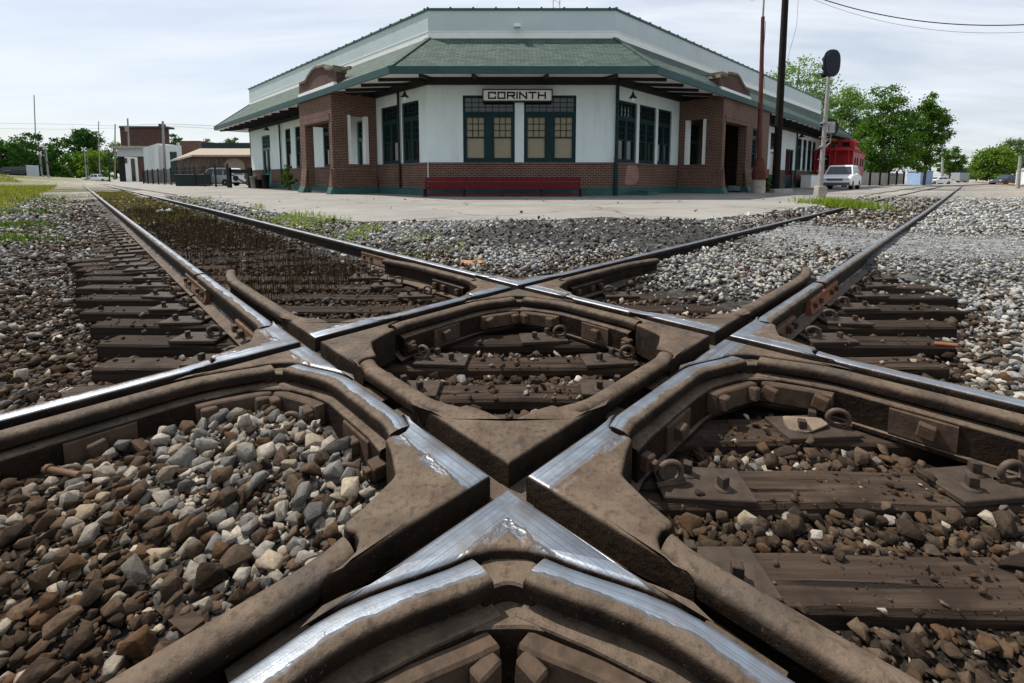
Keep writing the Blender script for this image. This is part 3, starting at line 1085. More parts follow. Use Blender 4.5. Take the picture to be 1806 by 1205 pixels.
# far ground: pale gravel yard between the tracks, grass left of the left track
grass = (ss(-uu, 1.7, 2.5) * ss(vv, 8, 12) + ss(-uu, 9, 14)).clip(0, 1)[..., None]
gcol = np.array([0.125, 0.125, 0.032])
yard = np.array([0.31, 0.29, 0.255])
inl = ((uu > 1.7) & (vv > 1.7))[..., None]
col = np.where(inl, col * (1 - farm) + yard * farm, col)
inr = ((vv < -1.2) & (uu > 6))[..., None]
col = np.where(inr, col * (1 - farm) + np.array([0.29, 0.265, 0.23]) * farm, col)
col = col * (1 - grass) + gcol * grass
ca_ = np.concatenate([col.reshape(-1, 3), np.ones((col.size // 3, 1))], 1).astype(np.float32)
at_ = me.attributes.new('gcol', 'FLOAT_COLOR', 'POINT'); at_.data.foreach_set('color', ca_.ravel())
m, N, L, B = nmat('ground_gravel')
a_ = N.new('ShaderNodeAttribute'); a_.attribute_name = 'gcol'
c = coords(N, L)
vo = N.new('ShaderNodeTexVoronoi'); vo.inputs['Scale'].default_value = 22; L.new(c, vo.inputs['Vector'])
vsep = N.new('ShaderNodeSeparateXYZ'); L.new(vo.outputs['Color'], vsep.inputs[0])
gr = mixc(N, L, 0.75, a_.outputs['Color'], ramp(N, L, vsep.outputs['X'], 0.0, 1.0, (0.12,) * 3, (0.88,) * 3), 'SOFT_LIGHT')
n_ = noise(N, L, c, 0.7, 6, 0.6)
vo2 = N.new('ShaderNodeTexVoronoi'); vo2.inputs['Scale'].default_value = 7; L.new(c, vo2.inputs['Vector'])
v2s = N.new('ShaderNodeSeparateXYZ'); L.new(vo2.outputs['Color'], v2s.inputs[0])
gr = mixc(N, L, 0.7, gr, ramp(N, L, v2s.outputs['Y'], 0.0, 1.0, (0.2,) * 3, (0.8,) * 3), 'SOFT_LIGHT')
gr = mixc(N, L, math_n(N, L, 'MULTIPLY', ramp(N, L, n_, 0.35, 0.7), 0.35), gr, (0.06, 0.05, 0.04), 'MULTIPLY')
L.new(gr, B.inputs['Base Color']); B.inputs['Roughness'].default_value = 0.95
B.inputs['Specular IOR Level'].default_value = 0.15
bump(N, L, B, math_n(N, L, 'SUBTRACT', noise(N, L, c, 40, 4, 0.6), vo.outputs['Distance']), 0.7, 0.02)
me.materials.append(m)
ground = bpy.data.objects.new('ground', me); COL.objects.link(ground)
tag(ground, 'gravelly ground under the tracks reaching to the horizon', 'ground', kind='structure')

# --- paved platform in front of the depot
PAVE_PX = [(150, 319.5), (300, 343), (430, 365), (540, 384), (640, 392), (760, 391), (880, 388.5), (1000, 388), (1120, 387.5), (1230, 389), (1330, 378), (1440, 364), (1530, 344), (1600, 331), (1640, 326)]
edge = [onz(px, py, 0.0) for px, py in PAVE_PX]
M_PAVE, N, L, B = nmat('worn_pavement')
c = coords(N, L)
n1 = noise(N, L, c, 0.35, 6, 0.65); n2 = noise(N, L, c, 6, 6, 0.7); n3 = noise(N, L, c, 60, 3, 0.6)
cc = mixc(N, L, ramp(N, L, n1, 0.36, 0.64), (0.1755, 0.1677, 0.1544), (0.2613, 0.2512, 0.2340))
cc = mixc(N, L, math_n(N, L, 'MULTIPLY', ramp(N, L, n2, 0.45, 0.75), 0.5), cc, (0.20, 0.18, 0.155))
cc = mixc(N, L, math_n(N, L, 'MULTIPLY', ramp(N, L, n3, 0.55, 0.65), 0.45), cc, (0.3760, 0.3560, 0.3200))
vo = N.new('ShaderNodeTexVoronoi'); vo.feature = 'DISTANCE_TO_EDGE'; vo.inputs['Scale'].default_value = 0.32
wv = N.new('ShaderNodeVectorMath'); wv.operation = 'ADD'
nz = N.new('ShaderNodeTexNoise'); nz.inputs['Scale'].default_value = 0.9; L.new(c, nz.inputs['Vector'])
L.new(c, wv.inputs[0]); L.new(nz.outputs['Color'], wv.inputs[1]); L.new(wv.outputs[0], vo.inputs['Vector'])
crk = ramp(N, L, vo.outputs['Distance'], 0.004, 0.012, (1, 1, 1), (0, 0, 0))
cc = mixc(N, L, math_n(N, L, 'MULTIPLY', crk, 0.7), cc, (0.06, 0.055, 0.05))
L.new(cc, B.inputs['Base Color']); B.inputs['Roughness'].default_value = 0.9; B.inputs['Specular IOR Level'].default_value = 0.2
bump(N, L, B, math_n(N, L, 'ADD', n3, n2), 0.6, 0.015)
# subdivided edge with a ragged outline
raw = []
for i in range(len(edge) - 1):
    a, b = edge[i], edge[i + 1]
    for k in range(14):
        t = k / 14
        p = a.lerp(b, t)
        raw.append((p.x, p.y + (vnoise(np.array(p.x * 1.7), np.array(p.y * 1.7), 4) - 0.5) * 0.05 * p.y ** 0.8))
raw.append((edge[-1].x, edge[-1].y))
back = [(120, 110), (60, 120), (-40, 90), (-110, 112)]
m_ = MB()
poly = [(float(p[0]), float(p[1])) for p in raw] + back
zp = [-0.005 * max(0.0, p[0] - 15) + 0.012 for p in poly]
m_.add([(p[0], p[1], z) for p, z in zip(poly, zp)], [tuple(t) for t in tessellate_polygon([[Vector((p[0], p[1], 0)) for p in poly]])])
m_.add([(p[0], p[1], z) for p, z in zip(poly[:len(raw)], zp)] + [(p[0], p[1], z - 0.3) for p, z in zip(poly[:len(raw)], zp)],
       [(i, i + 1, len(raw) + i + 1, len(raw) + i) for i in range(len(raw) - 1)])
pav = m_.build('platform_pavement', M_PAVE)
tag(pav, 'worn pale pavement apron around the depot', 'pavement', kind='structure')

# ================================================================== BALLAST STONES
def hull_stone(seed, npts, ico=False):
    r = random.Random(seed)
    bm = bmesh.new()
    sx, sy, sz_ = r.uniform(0.85, 1.25), r.uniform(0.7, 1.0), r.uniform(0.52, 0.8)
    for _ in range(npts):
        v = Vector((r.gauss(0, 1), r.gauss(0, 1), r.gauss(0, 1))).normalized()
        # push towards box-like facets
        mx = max(abs(v.x), abs(v.y), abs(v.z))
        v = v * (0.55 + 0.45 / mx) * r.uniform(0.76, 1.0)
        bm.verts.new((v.x * sx, v.y * sy, v.z * sz_))
    res = bmesh.ops.convex_hull(bm, input=bm.verts)
    bmesh.ops.delete(bm, geom=[g for g in res['geom_interior'] if isinstance(g, bmesh.types.BMVert)], context='VERTS')
    if ico:
        bmesh.ops.dissolve_limit(bm, angle_limit=math.radians(9), verts=bm.verts, edges=bm.edges)
        bmesh.ops.bevel(bm, geom=list(bm.edges) + list(bm.verts), offset=0.042, segments=1, affect='EDGES', clamp_overlap=True)
    bmesh.ops.triangulate(bm, faces=bm.faces)
    bm.verts.index_update()
    vs = np.array([v.co[:] for v in bm.verts], np.float32)
    fs = np.array([[v.index for v in f.verts] for f in bm.faces], np.int32)
    bm.free()
    return vs, fs


HI = [hull_stone(100 + i, 13, True) for i in range(14)]
LO = [hull_stone(300 + i, 9) for i in range(14)]


def rot_mats(n, flat=0.5):
    a = RNG.uniform(0, 2 * np.pi, n); b = RNG.normal(0, flat, n); c = RNG.normal(0, flat, n)
    ca, sa, cb, sb, cc, sc = np.cos(a), np.sin(a), np.cos(b), np.sin(b), np.cos(c), np.sin(c)
    R = np.empty((n, 3, 3))
    R[:, 0, 0] = ca * cb; R[:, 0, 1] = ca * sb * sc - sa * cc; R[:, 0, 2] = ca * sb * cc + sa * sc
    R[:, 1, 0] = sa * cb; R[:, 1, 1] = sa * sb * sc + ca * cc; R[:, 1, 2] = sa * sb * cc - ca * sc
    R[:, 2, 0] = -sb; R[:, 2, 1] = cb * sc; R[:, 2, 2] = cb * cc
    return R


M_STONE, N, L, B = nmat('crushed_stone')
a_ = N.new('ShaderNodeAttribute'); a_.attribute_name = 'scol'
c = coords(N, L)
s1 = noise(N, L, c, 90, 5, 0.65)
s2 = noise(N, L, c, 28, 4, 0.6)
cc = mixc(N, L, 0.55, a_.outputs['Color'], ramp(N, L, s1, 0.3, 0.7, (0.25,) * 3, (0.75,) * 3), 'OVERLAY')
cc = mixc(N, L, math_n(N, L, 'MULTIPLY', ramp(N, L, s2, 0.5, 0.7), 0.45), cc, (0.11, 0.075, 0.05))
L.new(cc, B.inputs['Base Color']); B.inputs['Roughness'].default_value = 0.9; B.inputs['Specular IOR Level'].default_value = 0.12
bump(N, L, B, s1, 0.6, 0.006)

GREYS = np.array([[0.31, 0.315, 0.305], [0.235, 0.245, 0.245], [0.38, 0.375, 0.35], [0.185, 0.195, 0.205], [0.31, 0.285, 0.24], [0.125, 0.133, 0.145]])
BROWNS = 0.76 * np.array([[0.050, 0.034, 0.023], [0.072, 0.048, 0.032], [0.034, 0.024, 0.017], [0.105, 0.074, 0.051], [0.060, 0.045, 0.034], [0.080, 0.047, 0.026]])


def seg_dist(x, y, a, b):
    d = b - a; L2 = max(1e-9, d.dot(d))
    t = np.clip(((x - a[0]) * d[0] + (y - a[1]) * d[1]) / L2, 0, 1)
    return np.hypot(x - a[0] - d[0] * t, y - a[1] - d[1] * t)


def clear_of_iron(x, y, r):
    """False where rails, castings or straps stand"""
    ok = np.ones(len(x), bool)
    # castings
    for P in INSERTS:
        Pn = np.array(P)
        c = Pn.mean(0)
        w = np.where(np.hypot(x - c[0], y - c[1]) < 0.8)[0]
        if not len(w): continue
        xx, yy, rr = x[w], y[w], r[w]
        bad = in_poly(xx, yy, Pn)
        for k in range(len(Pn)):
            bad |= seg_dist(xx, yy, Pn[k - 1], Pn[k]) < rr * 0.7
        ok[w[bad]] = False
    # rails of the crossing, with their straps on the pocket side
    for (c0, track, sg, other, guard, ty, fr) in FRAMES:
        pts = [np.array(f[0][:2]) + np.array(f[1]) * 0.045 for f in fr]
        for a, b in zip(pts, pts[1:]):
            w = np.where((np.abs(x - (a[0] + b[0]) / 2) < 0.9) & (np.abs(y - (a[1] + b[1]) / 2) < 0.9))[0]
            if len(w):
                ok[w[seg_dist(x[w], y[w], a, b) < 0.082 + r[w] * 0.7]] = False
    # rails leading away
    for (cf, tr, s0) in (('L', 'A', 2.0), ('F', 'A', 2.0), ('R', 'B', 1.5), ('F', 'B', 1.4)):
        d = DIR[(cf, tr, 1)]; o = CORN[cf]
        s = (x - o[0]) * d[0] + (y - o[1]) * d[1]
        fs = {'LA': -1, 'FA': 1, 'RB': -1, 'FB': 1}[cf + tr]
        e = DIR[(cf, 'B' if tr == 'A' else 'A', fs)]
        n = np.array([-d[1], d[0]]); n = n if n.dot(e) > 0 else -n
        t = (x - o[0]) * n[0] + (y - o[1]) * n[1] - 0.036
        ok &= ~((s > s0) & (np.abs(t) < 0.055 + r * 0.7 + 0.004 * np.maximum(0, s - 3)))
    near = np.min([np.hypot(x - c[0], y - c[1]) for c in CORN.values()], axis=0)
    ok &= near > 0.12 + r
    return ok


def on_tie(x, y):
    hit = np.zeros(len(x), bool)
    for cx, cy, hl, hw, an in TIES:
        c_, s_ = math.cos(an), math.sin(an)
        a = (x - cx) * c_ + (y - cy) * s_; b = -(x - cx) * s_ + (y - cy) * c_
        hit |= (np.abs(a) < hl + 0.01) & (np.abs(b) < hw + 0.008)
    return hit


pav_poly = np.array([(p[0], p[1]) for p in poly])


def in_poly(x, y, P):
    r = np.zeros(len(x), bool)
    j = len(P) - 1
    for i in range(len(P)):
        c1 = (P[i, 1] > y) != (P[j, 1] > y)
        with np.errstate(divide='ignore', invalid='ignore'):
            xx = (P[j, 0] - P[i, 0]) * (y - P[i, 1]) / (P[j, 1] - P[i, 1]) + P[i, 0]
        r ^= c1 & (x < xx)
        j = i
    return r


def scatter(y0, y1, step, rmean, layer, protos, name, label):
    ys_ = np.arange(y0, y1, step)
    X, Y = [], []
    for yy in ys_:
        w = 1.42 * (yy + 0.28)
        xx = np.arange(-w, w, step)
        X.append(xx); Y.append(np.full(len(xx), yy))
    x = np.concatenate(X); y = np.concatenate(Y)
    x = x + RNG.uniform(-0.55, 0.55, len(x)) * step; y = y + RNG.uniform(-0.55, 0.55, len(y)) * step
    r = rmean * (0.74 + 0.26 * ss(y, 0.7, 1.6)) * np.clip(RNG.lognormal(0, 0.30, len(x)), 0.5, 1.9)
    u, v = uv_of(x, y)
    keep = clear_of_iron(x, y, r)
    inp = in_poly(x, y, pav_poly)
    rim = inp & ~in_poly(x, y - 0.05 * y ** 1.15 * RNG.random(len(x)), pav_poly)
    keep &= ~inp | (RNG.random(len(x)) < np.where(rim, 0.40, 0.002))
    r = np.where(rim, r * 0.6, r)
    keep &= ~((u < -2.2) & (v > 10))
    fa = fine_at(x, y)
    r = r * (1 - 0.6 * fa)
    keep &= RNG.random(len(x)) > 0.25 * fa
    aa = asphalt_at(x, y)
    keep &= RNG.random(len(x)) > 0.72 * aa
    r = np.where((u < 0) & (v > 0) & (v < GA_), r * 1.15, r)
    x, y, r = x[keep], y[keep], r[keep]
    z = zg(x, y)
    t = on_tie(x, y) & (z < TIE_TOP + 0.03)
    few = RNG.random(len(x)) < np.where(fbm(x * 3.1, y * 3.1, 77) > 0.55, 0.30, 0.07) * (1.0 if layer else 0.4)
    z = np.where(t, TIE_TOP - 0.004, z)
    r = np.where(t, r * 0.6, r)
    keep = ~t | few
    x, y, r, z = x[keep], y[keep], r[keep], z[keep]
    z = z + r * (RNG.uniform(0.05, 0.45, len(x)) if not layer else RNG.uniform(0.5, 1.1, len(x)))
    b = brown_at(x, y)
    n = len(x)
    isb = RNG.random(n) < b
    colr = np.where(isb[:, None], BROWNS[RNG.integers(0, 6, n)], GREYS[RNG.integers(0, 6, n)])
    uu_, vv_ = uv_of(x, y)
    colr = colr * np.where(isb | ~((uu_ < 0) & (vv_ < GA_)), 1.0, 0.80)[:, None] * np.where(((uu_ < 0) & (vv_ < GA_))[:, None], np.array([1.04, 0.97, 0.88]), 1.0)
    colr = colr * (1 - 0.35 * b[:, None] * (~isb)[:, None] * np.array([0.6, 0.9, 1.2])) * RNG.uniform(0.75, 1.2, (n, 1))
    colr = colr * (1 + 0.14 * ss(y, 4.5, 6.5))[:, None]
    aa = asphalt_at(x, y)
    blk = (RNG.random(n) < aa * 0.62)
    colr = np.where(blk[:, None], np.array([0.045, 0.043, 0.042]) * RNG.uniform(0.7, 1.6, (n, 1)), colr)
    which = RNG.integers(0, len(protos), n)
    R = rot_mats(n)
    VV, FF, CC = [], [], []
    off = 0
    for k, (pv, pf) in enumerate(protos):
        s = np.where(which == k)[0]
        if not len(s): continue
        q = np.einsum('nij,vj->nvi', R[s], pv) * r[s][:, None, None]
        q = q + np.stack([x[s], y[s], z[s]], 1)[:, None, :]
        VV.append(q.reshape(-1, 3))
        m = len(pv)
        FF.append((pf[None] + (np.arange(len(s)) * m)[:, None, None] + off).reshape(-1, 3))
        CC.append(np.repeat(colr[s], m, axis=0))
        off += m * len(s)
    VV = np.concatenate(VV).astype(np.float32); FF = np.concatenate(FF).astype(np.int32); CC = np.concatenate(CC)
    me = bpy.data.meshes.new(name)
    me.vertices.add(len(VV)); me.vertices.foreach_set('co', VV.ravel())
    me.loops.add(len(FF) * 3); me.loops.foreach_set('vertex_index', FF.ravel())
    me.polygons.add(len(FF)); me.polygons.foreach_set('loop_start', np.arange(0, len(FF) * 3, 3, dtype=np.int32))
    me.update(calc_edges=True)
    a = me.attributes.new('scol', 'FLOAT_COLOR', 'POINT')
    a.data.foreach_set('color', np.concatenate([CC, np.ones((len(CC), 1))], 1).astype(np.float32).ravel())
    me.materials.append(M_STONE)
    o = bpy.data.objects.new(name, me); COL.objects.link(o)
    tag(o, label, 'ballast', kind='stuff')
    print(name, n, len(FF))
    return o


scatter(0.45, 2.3, 0.029, 0.0195, 0, HI, 'ballast', 'crushed stone ballast packed between the nearest rails')
scatter(0.45, 2.2, 0.017, 0.0080, 1, LO, 'ballast', 'stone chips and fines between the nearest ballast')
scatter(0.45, 2.3, 0.041, 0.0225, 1, HI, 'ballast', 'loose top stones lying between the nearest rails')
scatter(2.3, 5.0, 0.042, 0.021, 0, LO, 'ballast', 'crushed stone ballast around the far half of the crossing')
scatter(2.3, 5.0, 0.053, 0.0235, 1, LO, 'ballast', 'loose top stones around the far half of the crossing')
scatter(5.0, 9.0, 0.060, 0.026, 1, LO, 'ballast', 'crushed stone ballast in the middle distance beside both tracks')
scatter(9.0, 19.0, 0.115, 0.040, 1, LO, 'ballast', 'crushed stone ballast along both tracks farther off')

# ------------------------------------------------------------------ weeds and grass (nobody could count the blades)
def leaf_mat(name, c0, c1, trans=0.35):
    m = bpy.data.materials.new(name); m.use_nodes = True
    N, L = m.node_tree.nodes, m.node_tree.links
    N.clear()
    g = N.new('ShaderNodeNewGeometry')
    cr_ = N.new('ShaderNodeValToRGB')
    cr_.color_ramp.elements[0].color = (*c0, 1); cr_.color_ramp.elements[1].color = (*c1, 1)
    L.new(g.outputs['Random Per Island'], cr_.inputs[0])
    d = N.new('ShaderNodeBsdfDiffuse'); t = N.new('ShaderNodeBsdfTranslucent'); mx = N.new('ShaderNodeMixShader')
    L.new(cr_.outputs[0], d.inputs[0])
    hs = N.new('ShaderNodeHueSaturation'); hs.inputs['Value'].default_value = 1.25; hs.inputs['Saturation'].default_value = 1.1
    L.new(cr_.outputs[0], hs.inputs['Color']); L.new(hs.outputs[0], t.inputs[0])
    mx.inputs[0].default_value = trans
    L.new(d.outputs[0], mx.inputs[1]); L.new(t.outputs[0], mx.inputs[2])
    o = N.new('ShaderNodeOutputMaterial'); L.new(mx.outputs[0], o.inputs[0])
    return m


def blades(name, x, y, z, h, w, mat, label, cat='grass', lean=0.5):
    n = len(x)
    a = RNG.uniform(0, 2 * np.pi, n); la = RNG.uniform(0, 2 * np.pi, n); le = np.abs(RNG.normal(0, lean, n)) * h
    wx, wy = np.cos(a) * w / 2, np.sin(a) * w / 2
    ox, oy = np.cos(la) * le, np.sin(la) * le
    V = np.empty((n, 5, 3))
    V[:, 0] = np.stack([x - wx, y - wy, z], 1); V[:, 1] = np.stack([x + wx, y + wy, z], 1)
    V[:, 2] = np.stack([x + wx * .8 + ox * .35, y + wy * .8 + oy * .35, z + h * .6], 1)
    V[:, 3] = np.stack([x - wx * .8 + ox * .35, y - wy * .8 + oy * .35, z + h * .6], 1)
    V[:, 4] = np.stack([x + ox, y + oy, z + h * (1 - 0.25 * np.minimum(1, le / np.maximum(h, 1e-3)))], 1)
    base = np.arange(n)[:, None] * 5
    T = np.concatenate([base + np.array([[0, 1, 2]]), base + np.array([[0, 2, 3]]), base + np.array([[3, 2, 4]])]).astype(np.int32)
    me = bpy.data.meshes.new(name)
    me.vertices.add(n * 5); me.vertices.foreach_set('co', V.reshape(-1).astype(np.float32))
    me.loops.add(len(T) * 3); me.loops.foreach_set('vertex_index', T.ravel())
    me.polygons.add(len(T)); me.polygons.foreach_set('loop_start', np.arange(0, len(T) * 3, 3, dtype=np.int32))
    me.update(calc_edges=True)
    me.materials.append(mat)
    o = bpy.data.objects.new(name, me); COL.objects.link(o)
    return tag(o, label, cat, kind='stuff')


M_GRASS = leaf_mat('fresh_grass', (0.10, 0.17, 0.02), (0.24, 0.30, 0.05))
M_WEEDG = leaf_mat('green_weed', (0.035, 0.075, 0.015), (0.12, 0.18, 0.035))
M_DRY = leaf_mat('yellow_grass', (0.12, 0.15, 0.03), (0.27, 0.27, 0.06))
M_WEED = leaf_mat('dead_weed', (0.010, 0.007, 0.005), (0.085, 0.062, 0.036), 0.1)


def along(n, c, track, sg, s0, s1, o0, o1, other):
    d = DIR[(c, track, sg)]; e = DIR[(c, 'B' if track == 'A' else 'A', other)]
    s = RNG.uniform(s0, s1, n); o = RNG.uniform(o0, o1, n)
    return CORN[c][0] + d[0] * s + e[0] * o, CORN[c][1] + d[1] * s + e[1] * o


# dead stalks between the rails of the left track
x, y = along(15000, 'L', 'A', 1, 1.5, 13, 0.14, 1.36, 1)
k = RNG.random(len(x)) < 0.95 * ss(fbm(x * 1.5, y * 1.5, 8), 0.28, 0.60)
x, y = x[k], y[k]
blades('dead_weeds', x, y, zg(x, y) - 0.01, RNG.uniform(0.03, 0.32, len(x)) ** 1.15, RNG.uniform(0.003, 0.008, len(x)), M_WEED, 'dark dead weed stalks standing between the left rails', 'weeds', 0.22)
# low green and yellow growth farther along the left track
x, y = along(9000, 'L', 'A', 1, 9, 34, 0.12, 1.40, 1)
blades('track_grass', x, y, zg(x, y), RNG.uniform(0.04, 0.14, len(x)), RNG.uniform(0.012, 0.03, len(x)), leaf_mat('olive_grass', (0.07, 0.07, 0.02), (0.17, 0.15, 0.045)), 'olive grass growing between the left rails far off', 'grass')
# bright tufts along the depot side of the left track
x, y = along(5200, 'F', 'A', 1, 1.6, 20, 0.22, 1.15, 1)
k = fbm(x * 1.1, y * 1.1, 51) + 0.22 * (np.hypot(x + 2.9, y - 7.3) < 2.4) > 0.62
x, y = x[k], y[k]
blades('grass_tufts', x, y, zg(x, y), RNG.uniform(0.05, 0.20, len(x)), RNG.uniform(0.006, 0.014, len(x)), M_GRASS, 'bright green grass tufts along the depot side of the left rail', 'grass')
# tufts by the signal mast
c0 = onz(1478, 362, 0)
x = c0.x + RNG.normal(0, 0.30, 1500); y = c0.y + RNG.normal(0, 0.62, 1500)
blades('grass_tufts', x, y, np.zeros(1500) - 0.02, RNG.uniform(0.06, 0.30, 1500), RNG.uniform(0.012, 0.025, 1500), M_GRASS, 'yellow green grass clump at the foot of the signal mast', 'grass')
# weeds at the left edge of the ballast
for (px, py, n, sp) in ((8, 402, 420, 0.42), (24, 378, 260, 0.45), (10, 362, 420, 0.8), (72, 374, 60, 0.20), (4, 426, 260, 0.28), (36, 356, 300, 0.8), (60, 350, 200, 0.9)):
    c0 = onz(px, py, -0.15)
    x = c0.x + RNG.normal(0, sp, n); y = c0.y + RNG.normal(0, sp, n)
    blades('weed_clump', x, y, zg(x, y), RNG.uniform(0.03, 0.20, n), RNG.uniform(0.010, 0.035, n), M_WEEDG, 'low leafy green weeds at the left edge of the ballast', 'weeds')
# yellow grass bank on the far left
x, y = along(42000, 'L', 'A', 1, 10, 80, 2.0, 20, -1)
blades('grass_bank', x, y, zg(x, y), RNG.uniform(0.08, 0.30, len(x)), RNG.uniform(0.02, 0.06, len(x)), M_DRY, 'yellow green grass bank left of the left track', 'grass')

# ================================================================== THE DEPOT
def brick_mat(name, c1, c2, mortar, w=0.215, h=0.076, ms=0.010, rough=0.85, bmp=0.5, bias=-0.1, stain=0.5):
    m, N, L, B = nmat(name)
    c = coords(N, L, 'UV')
    b = N.new('ShaderNodeTexBrick')
    b.inputs['Scale'].default_value = 1.0; b.inputs['Brick Width'].default_value = w; b.inputs['Row Height'].default_value = h
    b.inputs['Mortar Size'].default_value = ms; b.inputs['Mortar Smooth'].default_value = 0.2; b.inputs['Bias'].default_value = bias
    b.inputs['Color1'].default_value = (*c1, 1); b.inputs['Color2'].default_value = (*c2, 1); b.inputs['Mortar'].default_value = (*mortar, 1)
    L.new(c, b.inputs['Vector'])
    o = coords(N, L)
    n1 = noise(N, L, o, 1.1, 6, 0.65); n2 = noise(N, L, o, 25, 4, 0.6)
    cc = mixc(N, L, math_n(N, L, 'MULTIPLY', ramp(N, L, n1, 0.4, 0.7), stain), b.outputs['Color'], (0.45, 0.42, 0.40), 'MULTIPLY')
    cc = mixc(N, L, 0.5, cc, ramp(N, L, n2, 0.3, 0.7, (0.3,) * 3, (0.7,) * 3), 'OVERLAY')
    L.new(cc, B.inputs['Base Color']); B.inputs['Roughness'].default_value = rough; B.inputs['Specular IOR Level'].default_value = 0.25
    bump(N, L, B, math_n(N, L, 'SUBTRACT', math_n(N, L, 'MULTIPLY', n2, 0.3), b.outputs['Fac']), bmp, 0.008)
    return m


M_BRICK = brick_mat('dark_red_brick', (0.070, 0.019, 0.013), (0.128, 0.040, 0.026), (0.24, 0.20, 0.155), ms=0.012)
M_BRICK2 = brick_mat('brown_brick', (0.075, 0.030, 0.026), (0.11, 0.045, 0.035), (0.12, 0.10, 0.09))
M_SHING = brick_mat('green_shingles', (0.0480, 0.0768, 0.0656), (0.0896, 0.1248, 0.1088), (0.022, 0.038, 0.033), 0.32, 0.145, 0.012, 0.9, 0.7, 0.0, 0.25)
M_STUC = simple('white_stucco', (0.64, 0.735, 0.745), rough=0.8, var=0.05, vscale=1.2, bmp=0.25, bscale=35, bdist=0.004, spec=0.2, dirt=((0.57, 0.64, 0.63), 0.7, 0.60))
_N, _L, _B = M_STUC.node_tree.nodes, M_STUC.node_tree.links, M_STUC.node_tree.nodes['Principled BSDF']
_src = _B.inputs['Base Color'].links[0].from_socket
_st = noise(_N, _L, coords(_N, _L, 'Object', (2.2, 2.2, 0.22)), 1.6, 5, 0.65)
_L.new(mixc(_N, _L, math_n(_N, _L, 'MULTIPLY', ramp(_N, _L, _st, 0.52, 0.72), 0.30), _src, (0.42, 0.47, 0.46)), _B.inputs['Base Color'])
M_TRIM = simple('dark_teal_paint', (0.007, 0.030, 0.033), rough=0.6, spec=0.18, var=0.25, vscale=3, bmp=0.15, bscale=30)
M_FASC = simple('green_fascia_paint', (0.0289, 0.0765, 0.0782), rough=0.6, var=0.16, vscale=2, bmp=0.1, bscale=30)
M_PLIN = simple('green_plinth_paint', (0.035, 0.105, 0.095), rough=0.6, var=0.3, vscale=2.2, bmp=0.2, bscale=30, dirt=((0.11, 0.12, 0.10), 2.5, 0.62))
M_BEAM = simple('black_beam_paint', (0.016, 0.018, 0.018), rough=0.6, var=0.3, vscale=3, bmp=0.1)
M_SOFF = simple('white_soffit_boards', (0.84, 0.82, 0.78), rough=0.7, var=0.06, vscale=2, bmp=0.15, bscale=20)
M_WTRIM = simple('white_trim_paint', (0.78, 0.80, 0.78), rough=0.6, var=0.06, vscale=3, bmp=0.08)
M_STONE_C = simple('stone_coping', (0.16, 0.14, 0.105), rough=0.9, var=0.35, vscale=3, bmp=0.4, bscale=15)
M_COP = simple('green_coping_metal', (0.030, 0.11, 0.090), rough=0.5, var=0.2, vscale=3, bmp=0.05)
M_SHADE = simple('tan_window_shade', (0.29, 0.255, 0.185), rough=0.8, var=0.08, vscale=4, bmp=0.05)
M_RED = simple('red_bench_paint', (0.1125, 0.0072, 0.0117), rough=0.55, var=0.22, vscale=3, bmp=0.15, bscale=40)
M_IRON = simple('black_iron', (0.016, 0.016, 0.017), rough=0.5, var=0.3, vscale=6, bmp=0.1)
M_GREYM = simple('grey_galvanised', (0.30, 0.31, 0.31), rough=0.5, metal=0.4, var=0.25, vscale=5, bmp=0.1)
M_DOOR = simple('teal_door_paint', (0.055, 0.150, 0.145), rough=0.5, var=0.15, vscale=3, bmp=0.08)
# vertical-seam siding of the parapet
M_SIDE, N, L, B = nmat('pale_blue_siding')
c = coords(N, L, 'UV'); sx_ = N.new('ShaderNodeSeparateXYZ'); L.new(c, sx_.inputs[0])
fr_ = math_n(N, L, 'FRACT', math_n(N, L, 'MULTIPLY', sx_.outputs['X'], 1 / 0.61))
seam = ramp(N, L, fr_, 0.0, 0.022, (1, 1, 1), (0, 0, 0))
n1 = noise(N, L, coords(N, L), 0.8, 5, 0.6)
cc = mixc(N, L, ramp(N, L, n1, 0.3, 0.7), (0.4230, 0.4995, 0.5130), (0.4950, 0.5670, 0.5760))
cc = mixc(N, L, math_n(N, L, 'MULTIPLY', seam, 0.35), cc, (0.28, 0.34, 0.35))
L.new(cc, B.inputs['Base Color']); B.inputs['Roughness'].default_value = 0.55
# glass
M_GLASS, N, L, B = nmat('dark_window_glass')
B.inputs['Base Color'].default_value = (0.012, 0.016, 0.016, 1); B.inputs['Roughness'].default_value = 0.06; B.inputs['Specular IOR Level'].default_value = 0.6
bump(N, L, B, noise(N, L, coords(N, L), 0.9, 2, 0.5), 0.12, 0.03)

DEP = empty('depot', (0, 0, 0), label='green roofed brick and white stucco railway depot in the angle of the two tracks', cat='depot')
A2_ = V2(134.1); B2_ = V2(45.0)
CL, CR = np.array([-3.57, 19.5]), np.array([4.40, 19.5])
NLW = np.array([-0.718, -0.696]); NRW = np.array([0.707, -0.707]); NFW = np.array([0.0, -1.0])
ZB = -0.35


